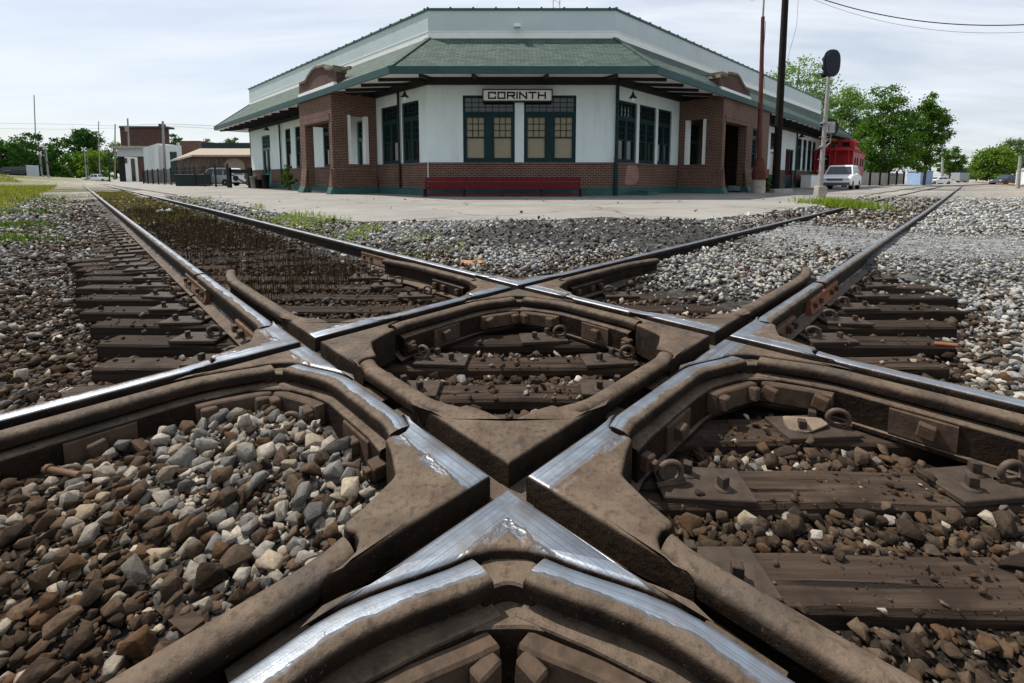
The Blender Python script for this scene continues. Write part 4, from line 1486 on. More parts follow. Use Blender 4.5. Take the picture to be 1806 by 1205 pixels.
class Wall:
    """a vertical wall plane: o origin, d direction, n outward normal"""
    def __init__(s, o, d, n): s.o, s.d, s.n = np.array(o, float), np.array(d, float), np.array(n, float)

    def p(s, t, out, z):
        q = s.o + s.d * t + s.n * out
        return Vector((q[0], q[1], z))

    def box(s, mb, t0, t1, z0, z1, o0, o1):
        vs = [s.p(t, o, z) for z in (z0, z1) for t, o in ((t0, o0), (t1, o0), (t1, o1), (t0, o1))]
        mb.add(vs, [(3, 2, 1, 0), (4, 5, 6, 7), (0, 1, 5, 4), (1, 2, 6, 5), (2, 3, 7, 6), (3, 0, 4, 7)])

    def panel(s, mb, t0, t1, z0, z1, holes, o0=-0.35, o1=0.0):
        ts = sorted({t0, t1, *[h[0] for h in holes if t0 < h[0] < t1], *[h[1] for h in holes if t0 < h[1] < t1]})
        for a, b in zip(ts, ts[1:]):
            mid = (a + b) / 2
            cuts = sorted((max(z0, h[2]), min(z1, h[3])) for h in holes if h[0] < mid < h[1] and h[3] > z0 and h[2] < z1)
            z = z0
            for lo, hi in cuts:
                if lo > z + 1e-4: s.box(mb, a, b, z, lo, o0, o1)
                z = max(z, hi)
            if z < z1 - 1e-4: s.box(mb, a, b, z, z1, o0, o1)


FWL = Wall(CL, (1, 0), NFW)
LWL = Wall(CL, A2_, NLW)
RWL = Wall(CR, B2_, NRW)

# openings: (t0, t1, z0, z1)
W_FRONT = [(1.48, 3.69, 1.43, 4.25), (4.08, 6.30, 1.43, 4.25)]
W_LEFT = [(0.68, 2.10, 1.43, 4.15), (2.42, 4.05, 1.43, 4.15), (5.35, 6.75, 0.15, 3.75), (9.7, 11.3, 1.43, 4.15), (14.6, 16.05, 1.43, 4.2), (16.95, 18.05, 1.43, 4.2), (21.5, 23.6, 0.12, 4.1)]
W_RIGHT = [(0.20, 1.76, 1.43, 4.1), (1.98, 3.54, 1.43, 4.1), (3.76, 5.18, 1.43, 4.1), (7.0, 8.6, 0.15, 3.7), (15.3, 17.6, 1.5, 4.2), (21.7, 24.0, 0.05, 4.25), (26.0, 28.4, 0.05, 3.2), (29.3, 31.1, 1.45, 4.3), (31.55, 32.85, 1.45, 4.3), (33.3, 34.8, 1.45, 4.3), (35.2, 36.4, 1.45, 4.3)]
LT, RT = 26.7, 38.4
WT = 4.98
for w, t0, t1, holes in ((FWL, 0, 7.97, W_FRONT), (LWL, 0, LT, W_LEFT), (RWL, 0, RT, W_RIGHT)):
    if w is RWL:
        mb = MB(); w.panel(mb, 6.4, 12.9, 1.43, WT, holes); mb.build('porch_shade_wall', M_BRICK2, DEP, uv=True)  # dark brick in place of stucco, deep porch shade put into its colour
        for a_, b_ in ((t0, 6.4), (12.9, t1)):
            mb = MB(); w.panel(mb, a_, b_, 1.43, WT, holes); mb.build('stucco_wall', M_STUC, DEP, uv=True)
    else:
        mb = MB(); w.panel(mb, t0, t1, 1.43, WT, holes); mb.build('stucco_wall', M_STUC, DEP, uv=True)
    cuts = [t0] + [x for h in sorted(holes) if h[2] < 1 for x in (h[0], h[1])] + [t1]
    for a_, b_ in zip(cuts[::2], cuts[1::2]):
        mb = MB(); w.panel(mb, a_, b_, 0.30, 1.43, [h for h in holes if h[2] > 1], -0.35, 0.012); mb.build('brick_wainscot', M_BRICK, DEP, uv=True)
# brick cap course under the stucco, plinth
SILLS = []
for w, t0, t1, holes in ((FWL, -0.02, 7.99, []), (LWL, -0.02, LT, W_LEFT), (RWL, -0.02, RT, W_RIGHT)):
    cuts = [t0] + [x for h in sorted(holes) if h[2] < 1 for x in (h[0], h[1])] + [t1]
    SILLS.extend((w, a_, b_) for a_, b_ in zip(cuts[::2], cuts[1::2]))
M_SOLD = brick_mat('soldier_course_brick', (0.085, 0.03, 0.024), (0.13, 0.05, 0.035), (0.22, 0.19, 0.16), 0.076, 0.2, 0.010)
for w, a_, b_ in SILLS:
    mb = MB(); w.box(mb, a_, b_, 1.345, 1.432, 0.012, 0.045); mb.build('brick_sill_course', M_SOLD, DEP, uv=True)
for w, a_, b_ in SILLS:
    mb = MB(); w.box(mb, a_ - 0.04, b_ + 0.04 * (b_ in (7.99,)), ZB, 0.26, -0.3, 0.075); w.box(mb, a_, b_, 0.26, 0.36, 0.012, 0.045)
    mb.build('plinth', M_PLIN, DEP, bevel=0.01)


def window(w, h, cols, shade=False, transom=0.26, door=False, name='window', colr=None):
    """a framed opening in wall w: cols sashes, divided transom above"""
    t0, t1, z0, z1 = h
    mb = MB()
    fw_ = 0.085
    o0, o1 = -0.16, -0.055
    zt = z1 - (z1 - z0) * transom if transom else z1
    w.box(mb, t0, t0 + fw_, z0, z1, o0, o1); w.box(mb, t1 - fw_, t1, z0, z1, o0, o1)
    w.box(mb, t0 + fw_, t1 - fw_, z1 - fw_, z1, o0, o1); w.box(mb, t0 + fw_, t1 - fw_, z0, z0 + 0.10, o0, o1 + 0.03)
    inner = t1 - t0 - 2 * fw_
    cw = inner / cols
    for k in range(1, cols):
        tt = t0 + fw_ + cw * k
        mw = 0.14 if shade else 0.055
        w.box(mb, tt - mw, tt + mw, z0 + 0.10, zt - 0.06 if transom else z1 - fw_, o0, o1)
    if transom:
        w.box(mb, t0 + fw_, t1 - fw_, zt - 0.06, zt + 0.06, o0, o1 + 0.01)
    zm = z0 + 0.10 + (zt - 0.06 - z0 - 0.10) * 0.50
    for k in range(cols):
        mw = 0.14 if shade else 0.055
        a = t0 + fw_ + cw * k + (mw if k else 0); b = t0 + fw_ + cw * (k + 1) - (mw if k < cols - 1 else 0)
        st = 0.05 if not shade else 0.075
        w.box(mb, a, a + st, z0 + 0.10, zt - 0.06, o0 + 0.02, o1 - 0.012); w.box(mb, b - st, b, z0 + 0.10, zt - 0.06, o0 + 0.02, o1 - 0.012)
        w.box(mb, a + st, b - st, zt - 0.06 - st * 1.6, zt - 0.06, o0 + 0.02, o1 - 0.012)
        w.box(mb, a + st, b - st, z0 + 0.10, z0 + 0.10 + st * 1.3, o0 + 0.02, o1 - 0.012)
        if not door:
            w.box(mb, a + st, b - st, zm - 0.025, zm + 0.025, o0 + 0.02, o1 - 0.008)
            for i in range(1, 3):
                tt = a + st + (b - a - 2 * st) * i / 3
                w.box(mb, tt - 0.012, tt + 0.012, zm + 0.025, zt - 0.06 - st * 1.6, o0 + 0.03, o1 - 0.03)
                zz = zm + 0.025 + (zt - 0.06 - st * 1.6 - zm - 0.025) * i / 3
                w.box(mb, a + st, b - st, zz - 0.011, zz + 0.011, o0 + 0.03, o1 - 0.033)
        else:
            w.box(mb, a + st, b - st, z0 + 0.2, z0 + 1.0, o0 + 0.02, o1 - 0.02)
    if transom:
        nn = max(3, int(inner / 0.26))
        for i in range(1, nn):
            tt = t0 + fw_ + inner * i / nn
            w.box(mb, tt - 0.012, tt + 0.012, zt + 0.06, z1 - fw_, o0 + 0.03, o1 - 0.03)
        for i in (1, 2):
            zz = zt + 0.06 + (z1 - fw_ - zt - 0.06) * i / 3
            w.box(mb, t0 + fw_, t1 - fw_, zz - 0.010, zz + 0.010, o0 + 0.03, o1 - 0.033)
    f = mb.build(name, colr or M_TRIM, DEP)
    g = MB(); w.box(g, t0 + 0.04, t1 - 0.04, z0 + 0.05, z1 - 0.04, -0.142, -0.134)
    g.build('pane', M_GLASS, f)
    if shade:
        g = MB()
        for k in range(cols):
            a = t0 + fw_ + cw * k + 0.02 + (0.14 if k else 0); b = t0 + fw_ + cw * (k + 1) - 0.02 - (0.14 if k < cols - 1 else 0)
            w.box(g, a + 0.05, b - 0.05, z0 + 0.12, zt - 0.10, -0.1335, -0.1285)
        g.build('shade', M_SHADE, f)
    return f


for h in W_FRONT: window(FWL, h, 2, shade=True)
for i, h in enumerate(W_LEFT):
    d = h[2] < 1
    window(LWL, h, 2 if h[1] - h[0] > 1.3 else 1, door=d, name='door' if d else 'window', colr=M_DOOR if d else None)
for i, h in enumerate(W_RIGHT):
    d = h[2] < 1
    window(RWL, h, 2 if h[1] - h[0] > 1.3 and not d else 1, door=d, name='door' if d else 'window', transom=0.26 if i != 6 else 0)
# white reveals round the grouped windows
mb = MB()
for w, hs in ((RWL, W_RIGHT[:3]), (LWL, W_LEFT[:2])):
    for h in hs:
        for t in (h[0] - 0.028, h[1] + 0.0):
            w.box(mb, t, t + 0.028, h[2], h[3], -0.05, 0.02)
mb.build('window_trim', M_WTRIM, DEP)

# wall plate beam
mb = MB()
FWL.box(mb, -0.05, 8.02, 4.67, 4.97, 0.0, 0.14)
LWL.box(mb, 0.0, LT, 4.67, 4.97, 0.0, 0.14)
RWL.box(mb, 0.0, RT, 4.67, 4.97, 0.0, 0.14)
mb.build('wall_beam', M_BEAM, DEP)

# roof skirt
EV = 2.35
k = math.tan(math.radians(22.5))
EL, ER = np.array([-4.54, 17.15]), np.array([5.37, 17.15])
QL, QR = np.array([-3.52, 19.62]), np.array([4.35, 19.62])
ELe = EL + A2_ * 28.9; ERe = ER + B2_ * 40.6
QLe = QL + A2_ * 26.8; QRe = QR + B2_ * 38.3
ZE, ZQ = 4.87, 6.62
TL, TR = 0.016, 0.022           # slight rise of the parapet along each wing
v3 = lambda p, z: Vector((p[0], p[1], z))
NI = {'l': np.array([0.718, 0.696]), 'r': np.array([-0.707, 0.707])}
ELb, ERb = ELe + NI['l'] * 6 + A2_ * 0, ERe + NI['r'] * 6
QLb, QRb = QLe + NI['l'] * 3.4, QRe + NI['r'] * 3.4
zl = ZQ + 0.012 * 26.8; zr = ZQ + 0.016 * 38
zel, zer = ZE + 0.10, ZE + 0.06
th = 0.09
for nm, quad in (('front', [(EL, ZE), (ER, ZE), (QR, ZQ), (QL, ZQ)]), ('l', [(ELe, zel), (EL, ZE), (QL, ZQ), (QLe, zl)]), ('r', [(ER, ZE), (ERe, zer), (QRe, zr), (QR, ZQ)]),
                 ('le', [(ELb, zel), (ELe, zel), (QLe, zl), (QLb, zl)]), ('re', [(ERe, zer), (ERb, zer), (QRb, zr), (QRe, zr)])):
    mb = MB()
    top = [v3(p, z) for p, z in quad]
    bot = [v3(p, z - th) for p, z in quad]
    mb.add(top + bot, [(0, 1, 2, 3), (7, 6, 5, 4), (0, 4, 5, 1), (1, 5, 6, 2), (2, 6, 7, 3), (3, 7, 4, 0)])
    mb.build('roof_slope', M_SHING, DEP, uv=True)
# hip caps
mb = MB()
for a, za, b, zb_ in ((EL, ZE, QL, ZQ), (ER, ZE, QR, ZQ), (ELe, zel, QLe, zl), (ERe, zer, QRe, zr)):
    mb = MB(); mb.bar(v3(a, za + 0.012), v3(b, zb_ + 0.012), 0.24, 0.035); mb.build('hip_cap', M_SHING, DEP, uv=True)

FE = [ELb, ELe, EL, ER, ERe, ERb]
FZ = [zel, zel, ZE, ZE, zer, zer]


def ring(offset, pts=FE):
    """offset the eave polyline inwards"""
    out = []
    nrm = []
    for a, b in zip(pts, pts[1:]):
        d = u_(a, b); nrm.append(np.array([-d[1], d[0]]))
    for i, p in enumerate(pts):
        if i == 0: m = nrm[0]
        elif i == len(pts) - 1: m = nrm[-1]
        else:
            m = nrm[i - 1] + nrm[i]; m = m / m.dot(m) * 2
        out.append(p + m * offset)
    return out


mb = MB()
r0, r1 = ring(-0.035), ring(0.035)
for i in range(5):
    vs = [v3(r0[i], FZ[i] - 0.265), v3(r0[i + 1], FZ[i + 1] - 0.265), v3(r1[i + 1], FZ[i + 1] - 0.265), v3(r1[i], FZ[i] - 0.265),
          v3(r0[i], FZ[i] + 0.012), v3(r0[i + 1], FZ[i + 1] + 0.012), v3(r1[i + 1], FZ[i + 1] + 0.012), v3(r1[i], FZ[i] + 0.012)]
    mb.add(vs, [(3, 2, 1, 0), (4, 5, 6, 7), (0, 1, 5, 4), (1, 2, 6, 5), (2, 3, 7, 6), (3, 0, 4, 7)])
mb.build('fascia', M_FASC, DEP)
# soffit, sloping gently up to the wall
mb = MB()
ra, rb = ring(0.05), ring(2.36)
for i in range(1, 4):
    vs = [v3(ra[i], FZ[i] - 0.235), v3(ra[i + 1], FZ[i + 1] - 0.235), v3(rb[i + 1], 5.0), v3(rb[i], 5.0)]
    mb.add(vs + [v + Vector((0, 0, 0.02)) for v in vs], [(0, 1, 2, 3), (7, 6, 5, 4), (0, 4, 5, 1), (1, 5, 6, 2), (2, 6, 7, 3), (3, 7, 4, 0)])
for i in (0, 4):
    vs = [v3(ra[i], FZ[i] - 0.235), v3(ra[i + 1], FZ[i + 1] - 0.235), v3(rb[i + 1], 5.0), v3(rb[i], 5.0)]
    mb.add(vs + [v + Vector((0, 0, 0.02)) for v in vs], [(0, 1, 2, 3), (7, 6, 5, 4), (0, 4, 5, 1), (1, 5, 6, 2), (2, 6, 7, 3), (3, 7, 4, 0)])
mb.build('soffit', M_SOFF, DEP)


def rafter(w, t):
    m = MB()
    m.bar(w.p(t, 0.0, 4.94), w.p(t, 2.16, 4.59), 0.10, 0.13)
    return m.build('rafter', M_BEAM, DEP)


for t in (1.0, 2.4, 5.2, 7.8): rafter(FWL, t - 0.3 if t > 1 else 0.12)
for i in range(19): rafter(LWL, 0.15 + i * 1.48)
for i in range(26): rafter(RWL, 0.15 + i * 1.52)

# parapet
mb = MB(); mc = MB(); mbd = MB()
for a, b, ta, tb in ((QLe, QL, TL * 26.8, 0), (QL, QR, 0, 0), (QR, QRe, 0, TR * 38.3), (QLb, QLe, TL * 26.8, TL * 26.8), (QRe, QRb, TR * 38.3, TR * 38.3)):
    d = u_(a, b); n = np.array([-d[1], d[0]])
    top = 7.74
    za, zb_ = top + ta, top + tb
    sa = ZQ + ta * 0.75 - 0.6; sb_ = ZQ + tb * 0.75 - 0.6
    for q, (o0, o1), dz0, dz1 in ((mb, (0.0, 0.16), None, 0.0), (mc, (-0.05, 0.21), 0.0, 0.085)):
        z0a, z0b = (sa, sb_) if dz0 is None else (za, zb_)
        vs = [v3(a + n * o0, z0a), v3(b + n * o0, z0b), v3(b + n * o1, z0b), v3(a + n * o1, z0a),
              v3(a + n * o0, za + dz1), v3(b + n * o0, zb_ + dz1), v3(b + n * o1, zb_ + dz1), v3(a + n * o1, za + dz1)]
        q.add(vs, [(3, 2, 1, 0), (4, 5, 6, 7), (0, 1, 5, 4), (1, 2, 6, 5), (2, 3, 7, 6), (3, 0, 4, 7)])
    # white flashing band and drip edge along the roof line
    f0, f1 = ZQ + ta * 0.75 - 0.05, ZQ + tb * 0.75 - 0.05
    for o, lo, hi in ((-0.012, 0.0, 0.30), (-0.028, 0.30, 0.335)):
        vs = [v3(a + n * o, f0 + lo), v3(b + n * o, f1 + lo), v3(b, f1 + lo), v3(a, f0 + lo), v3(a + n * o, f0 + hi), v3(b + n * o, f1 + hi), v3(b, f1 + hi), v3(a, f0 + hi)]
        mbd.add(vs, [(3, 2, 1, 0), (4, 5, 6, 7), (0, 1, 5, 4), (1, 2, 6, 5), (2, 3, 7, 6), (3, 0, 4, 7)])
    L_ = np.linalg.norm(b - a)
    for i in range(int(L_ / 0.95) + 1):       # little seams standing on the coping
        t = min(1, i * 0.95 / L_)
        p = a * (1 - t) + b * t
        mc.box(v3(p + n * 0.08, za * (1 - t) + zb_ * t + 0.09), (0.07, 0.30, 0.07), Matrix.Rotation(math.atan2(d[1], d[0]), 3, 'Z'))
mb.build('parapet', M_SIDE, DEP, uv=True)
mc.build('coping', M_COP, DEP)
mbd.build('flashing', M_WTRIM, DEP)
# flat roof and the plain rear walls
fp = [QLe + NI['l'] * .2, QL + np.array([0.1, .3]), QR + np.array([-0.1, .3]), QRe + NI['r'] * .2, QRe + NI['r'] * 12, CR + B2_ * 14 + NI['r'] * 12, CL + A2_ * 8 + NI['l'] * 12, QLe + NI['l'] * 12]
mb = MB(); mb.prism([tuple(p) for p in fp], 6.3, 6.5)
mb.build('flat_roof', M_GREYM, DEP)
mb = MB()
rear = [CL + A2_ * LT, CL + A2_ * LT + NI['l'] * 11.8, CL + A2_ * 8 + NI['l'] * 11.8, CR + B2_ * 14 + NI['r'] * 11.8, CR + B2_ * RT + NI['r'] * 11.8, CR + B2_ * RT]
for a, b in zip(rear, rear[1:]):
    d = u_(a, b); n = np.array([-d[1], d[0]])
    vs = [v3(p + n * o, z) for z in (ZB, 6.28) for p, o in ((a, 0), (b, 0), (b, .3), (a, .3))]
    mb.add(vs, [(3, 2, 1, 0), (4, 5, 6, 7), (0, 1, 5, 4), (1, 2, 6, 5), (2, 3, 7, 6), (3, 0, 4, 7)])
mb.build('rear_wall', M_BRICK, DEP, uv=True)


# brick porches standing out from each wing
def porch(w, d_out, t0, length, depth, open_, slit, extra=(), mirror=False):
    """w: wing wall; porch from t0 to t0 + length"""
    so = Wall(w.p(t0, 0, 0)[:2], w.n, -w.d)                 # near side wall, runs outwards
    ow = Wall(w.p(t0, depth, 0)[:2], w.d, w.n)              # outer wall
    pz = 4.70
    mb = MB()
    so.panel(mb, 0.013, depth - 0.42, 0.30, pz, [slit], -0.42, 0.0)
    ow.panel(mb, 0.0, length, 0.30, pz, [open_] + list(extra), -0.42, 0.0)
    fo = Wall(w.p(t0 + length, 0, 0)[:2], w.n, w.d)
    fo.panel(mb, 0.013, depth - 0.42, 0.3 if length > 5 else 3.5, pz, [], -0.42, 0.0)
    p = mb.build('porch', M_BRICK, DEP, uv=True)
    # flared feet
    def flare(wl, a, b):
        mf = MB(); mp_ = MB()
        vs = [wl.p(t, o, z) for z, o in ((0.24, 0.13), (1.20, 0.002)) for t in (a, b)] + [wl.p(t, -0.1, z) for z in (0.24, 1.20) for t in (a, b)]
        mf.add(vs, [(0, 1, 3, 2), (4, 6, 7, 5), (0, 2, 6, 4), (1, 5, 7, 3), (2, 3, 7, 6), (0, 4, 5, 1)])
        vs = [wl.p(t, o, z) for z, o in ((ZB, 0.26), (0.05, 0.24), (0.30, 0.14)) for t in (a - 0.02, b + 0.02)] + [wl.p(t, -0.2, z) for z in (ZB, 0.05, 0.30) for t in (a - 0.02, b + 0.02)]
        mp_.add(vs, [(0, 1, 3, 2), (2, 3, 5, 4), (6, 8, 9, 7), (8, 10, 11, 9), (0, 2, 8, 6), (2, 4, 10, 8), (1, 7, 9, 3), (3, 9, 11, 5), (4, 5, 11, 10), (0, 6, 7, 1)])
        mf.build('flared_pier', M_BRICK, p, uv=True)
        mp_.build('plinth', M_PLIN, p, bevel=0.01)
    flare(ow, -0.12, open_[0]); flare(ow, open_[1], length)
    so2 = Wall(so.o, so.d, so.n)
    flare(so2, 0.1, depth + 0.12)
    # brick lintel band, white jambs in the slit
    mj = MB()
    so.box(mj, slit[0], slit[0] + 0.17, slit[2], slit[3], -0.30, -0.02); so.box(mj, slit[1] - 0.17, slit[1], slit[2], slit[3], -0.30, -0.02)
    mj.build('slit_jamb', M_WTRIM, p)
    ml = MB()
    ow.box(ml, open_[0] - 0.1, open_[1] + 0.1, open_[3] + 0.003, open_[3] + 0.30, 0.0, 0.03)
    ml.build('lintel', M_SOLD, p, uv=True)
    for e in extra:
        window(ow, e, 1, transom=0.2)
    return ow, so, p


OWL, SOL, PORL = porch(LWL, 1, 4.53, 4.10, 2.25, (0.34, 3.38, -0.4, 3.45), (0.44, 1.50, 1.43, 3.75))
OWR, SOR, PORR = porch(RWL, 1, 6.02, 7.25, 2.22, (0.36, 3.40, -0.4, 3.52), (0.34, 1.42, 1.45, 3.70), extra=[(4.35, 5.15, 1.2, 3.5)])


def gable(ow, prof, cap, brace):
    """curved brick gable rising through the roof over the porch; prof [(t, z)]"""
    m = MB()
    poly_ = [ow.p(prof[0][0], -0.06, 4.6)] + [ow.p(t, -0.06, z) for t, z in prof] + [ow.p(prof[-1][0], -0.06, 4.6)]
    m.ext(poly_, (-ow.n[0] * 0.42, -ow.n[1] * 0.42, 0))
    g = m.build('gable', M_BRICK2, DEP, uv=True)
    m = MB()
    for (a, za), (b, zb_) in zip(prof, prof[1:]):
        m.bar(ow.p(a, -0.27, za + 0.05), ow.p(b, -0.27, zb_ + 0.05), 0.56, 0.13)
    t, z = cap
    ow.box(m, t - 0.32, t + 0.32, z + 0.03, z + 0.20, -0.60, 0.06)
    m.build('gable_coping', M_STONE_C, g, bevel=0.02)
    m = MB(); m.bar(ow.p(cap[0], -0.3, cap[1] + 0.06), ow.p(cap[0] + brace[0], -0.3 + brace[1], cap[1] + 0.02), 0.10, 0.12)
    m.build('gable_brace', M_STONE_C, g)
    m = MB(); m.bar(ow.p(prof[0][0], 0.0, 4.99), ow.p(prof[-1][0], 0.0, 4.99), 0.16, 0.16)
    m.build('gable_flashing', M_WTRIM, g)


gable(OWL, [(-0.55, 5.45), (-0.5, 5.62), (0.02, 5.62), (0.12, 5.70), (0.5, 5.78), (0.72, 5.96), (1.75, 6.05), (2.2, 5.98), (2.7, 5.80), (3.1, 5.62), (3.35, 5.60), (3.40, 5.60), (3.9, 5.60), (3.92, 5.0)], (-0.2, 5.62), (-1.1, -0.1))
gable(OWR, [(-0.55, 5.40), (-0.5, 5.58), (0.10, 5.58), (0.25, 5.66), (0.45, 5.82), (1.65, 5.92), (2.0, 5.84), (2.5, 5.60), (2.9, 5.45), (3.55, 5.42), (3.58, 4.95)], (-0.2, 5.58), (-1.1, -0.1))

# downpipes, conduit, paint patch
def pipe(w, t, o, z0, z1, r, mat=M_IRON, name='downpipe'):
    m = MB(); m.tube([w.p(t, o, z0), w.p(t, o, z1)], r, 8)
    return m.build(name, mat, DEP)


pipe(LWL, 2.26, 0.10, 0.30, 4.68, 0.055)
pipe(LWL, 18.9, 0.10, 0.30, 4.68, 0.055)
pipe(RWL, 28.9, 0.10, 0.30, 4.68, 0.06)
pipe(FWL, 8.02, 0.10, 1.5, 4.68, 0.075, M_TRIM)
m = MB(); m.lathe([(0.11, 0), (0.10, 0.9), (0.085, 1.75)], n=10); o = m.build('downpipe_boot', M_TRIM, DEP, loc=tuple(FWL.p(8.02, 0.10, -0.05)))
pipe(FWL, -0.03, 0.05, 0.3, 1.45, 0.018, M_WTRIM, 'conduit')
pipe(LWL, 2.08, 0.03, 1.43, 4.1, 0.02, M_WTRIM, 'conduit')
m = MB()
pp = [(1.12, 0.52), (1.6, 0.46), (2.12, 0.55), (2.3, 0.85), (2.2, 1.2), (1.95, 1.41), (1.4, 1.42), (1.22, 1.15), (1.16, 0.8)]
pp = smooth_poly(pp, 4, closed=True)
m.ext([RWL.p(t - 0.25, 0.014, z) for t, z in pp], (RWL.n[0] * 0.003, RWL.n[1] * 0.003, 0))
m.build('faded_paint_patch', brick_mat('pink_painted_brick', (0.30, 0.13, 0.11), (0.36, 0.17, 0.14), (0.36, 0.26, 0.22)), DEP, uv=True)
m = MB(); FWL.box(m, 4.0 - 0.35 + 0.0, 4.0 - 0.08, 6.95, 7.08, 0.05, 0.35)
m.build('flood_light', M_WTRIM, DEP)
# platform lamps under the eaves: hang from the soffit
def hang_lamp(w, t, o, z, top, label, sc=1.0):
    e = empty('hanging_lamp', tuple(w.p(t, o, z)), label=label, cat='lamp', group='lamps under the depot eaves')
    m = MB(); m.tube([(0, 0, 0.2 * sc), (0, 0, top - z)], 0.014 * sc, 6); m.build('rod', M_IRON, e)
    m = MB(); m.lathe([(0.03 * sc, 0.30 * sc), (0.05 * sc, 0.22 * sc), (0.09 * sc, 0.13 * sc), (0.17 * sc, 0.06 * sc), (0.175 * sc, 0.045 * sc)], n=14); m.build('lamp_shade', M_IRON, e)
    m = MB(); m.lathe([(0.02, 0.08), (0.065, 0.0), (0.06, -0.06), (0.02, -0.10)], n=10); m.build('bulb', M_WTRIM, e)


hang_lamp(LWL, 0.42, 0.85, 4.08, 4.85, 'small black lamp hanging by the left front windows of the depot')
hang_lamp(RWL, 0.25, 0.66, 4.04, 4.90, 'small black lamp hanging by the right front windows of the depot')
hang_lamp(LWL, 19.0, 0.9, 4.1, 4.85, 'small black lamp hanging beyond the left brick porch', 1.2)
hang_lamp(RWL, 27.2, 0.8, 4.1, 4.85, 'small black lamp hanging beyond the right brick porch', 1.4)

# station name board
SGN = empty('station_sign', tuple(FWL.p(3.8, 0.0, 4.2)), label='white station name board with black letters CORINTH over the front windows', cat='sign')
m = MB(); m.box((0, -0.14, 0), (2.86, 0.20, 0.46)); m.build('board', M_WTRIM, SGN)
m = MB()
for (x0, x1, z0, z1) in ((-1.47, 1.47, 0.215, 0.26), (-1.47, 1.47, -0.26, -0.215), (-1.47, -1.425, -0.215, 0.215), (1.425, 1.47, -0.215, 0.215)):
    m.box(((x0 + x1) / 2, -0.16, (z0 + z1) / 2), (x1 - x0, 0.24, z1 - z0))
m.build('frame', simple('black_sign_frame', (0.03, 0.03, 0.025), bmp=0), SGN)
GLY = {'C': [((1, .22), (1, 0)), ((1, 0), (0, 0)), ((0, 0), (0, 1)), ((0, 1), (1, 1)), ((1, 1), (1, .78))],
       'O': [((0, 0), (1, 0)), ((1, 0), (1, 1)), ((1, 1), (0, 1)), ((0, 1), (0, 0))],
       'R': [((0, 0), (0, 1)), ((0, 1), (1, 1)), ((1, 1), (1, .48)), ((1, .48), (0, .42)), ((.62, .42), (1, 0))],
       'I': [((0, 0), (0, 1))], 'N': [((0, 0), (0, 1)), ((0, 1), (1, 0)), ((1, 0), (1, 1))],
       'T': [((0, 1), (1, 1)), ((.5, 0), (.5, 1))], 'H': [((0, 0), (0, 1)), ((1, 0), (1, 1)), ((0, .5), (1, .5))]}
m = MB()
x = -1.20
lw, lh, sw = 0.275, 0.235, 0.062
for ch in 'CORINTH':
    wch = 0.0 if ch == 'I' else lw
    for (a, b) in GLY[ch]:
        pa = Vector((x + a[0] * wch, -0.2455, -lh / 2 + a[1] * lh)); pb = Vector((x + b[0] * wch, -0.2455, -lh / 2 + b[1] * lh))
        dd = (pb - pa).normalized() * sw / 2
        m.bar(pa - dd, pb + dd, sw, 0.012, up=(0, 1, 0))
    x += wch + 0.118
m.build('lettering', simple('black_letter_paint', (0.015, 0.015, 0.015), bmp=0), SGN)

# long red bench
BEN = empty('bench', (3.19 - 3.57, 18.62, 0.0), label='long dark red slatted bench against the depot front wall', cat='bench')
W_ = 6.42
for i, (y, z, sy, sz_) in enumerate(((0.10, 0.70, 0.035, 0.155), (0.085, 0.535, 0.035, 0.15), (0.07, 0.385, 0.035, 0.115))):
    m = MB(); m.box((0, y, z), (W_, sy, sz_)); m.build('backrest', M_RED, BEN, bevel=0.006)
for i in range(3):
    m = MB(); m.box((0, -0.05 - i * 0.15, 0.325), (W_, 0.135, 0.035)); m.build('seat', M_RED, BEN, bevel=0.006)
m = MB(); m.box((0, -0.30, 0.10), (W_, 0.04, 0.07)); m.build('front_rail', M_RED, BEN, bevel=0.006)
for i in range(5):
    x = -W_ / 2 + 0.03 + (W_ - 0.06) * i / 4
    m = MB(); m.box((x, -0.20, 0.155), (0.05, 0.40, 0.30)); m.bar((x, 0.12, 0.0), (x, 0.15, 0.80), 0.05, 0.05); m.bar((x, -0.38, 0.0), (x, -0.38, 0.31), 0.05, 0.05)
    m.build('leg', M_IRON if 0 < i < 4 else M_RED, BEN)

# ================================================================== POLES, SIGNALS, WIRES
M_POLEW = simple('dark_creosoted_pole', (0.013, 0.010, 0.008), rough=0.85, spec=0.15, var=0.4, vscale=3, bmp=0.3, bscale=20)
M_POLER = simple('rusty_pole_paint', (0.105, 0.036, 0.026), rough=0.8, var=0.5, vscale=2.5, bmp=0.3, bscale=25, dirt=((0.06, 0.03, 0.025), 2.0, 0.55))
M_POLEG = simple('weathered_grey_pole', (0.30, 0.29, 0.27), rough=0.8, var=0.25, vscale=3, bmp=0.2)
M_CONC = simple('stained_concrete', (0.34, 0.31, 0.27), rough=0.9, var=0.35, vscale=2, bmp=0.4, bscale=20)
M_SIGB = simple('black_signal_paint', (0.012, 0.016, 0.026), rough=0.45, var=0.3, vscale=4, bmp=0.1)
M_ALU = simple('signal_mast_aluminium', (0.30, 0.295, 0.285), rough=0.6, metal=0.2, var=0.2, vscale=4, bmp=0.15)

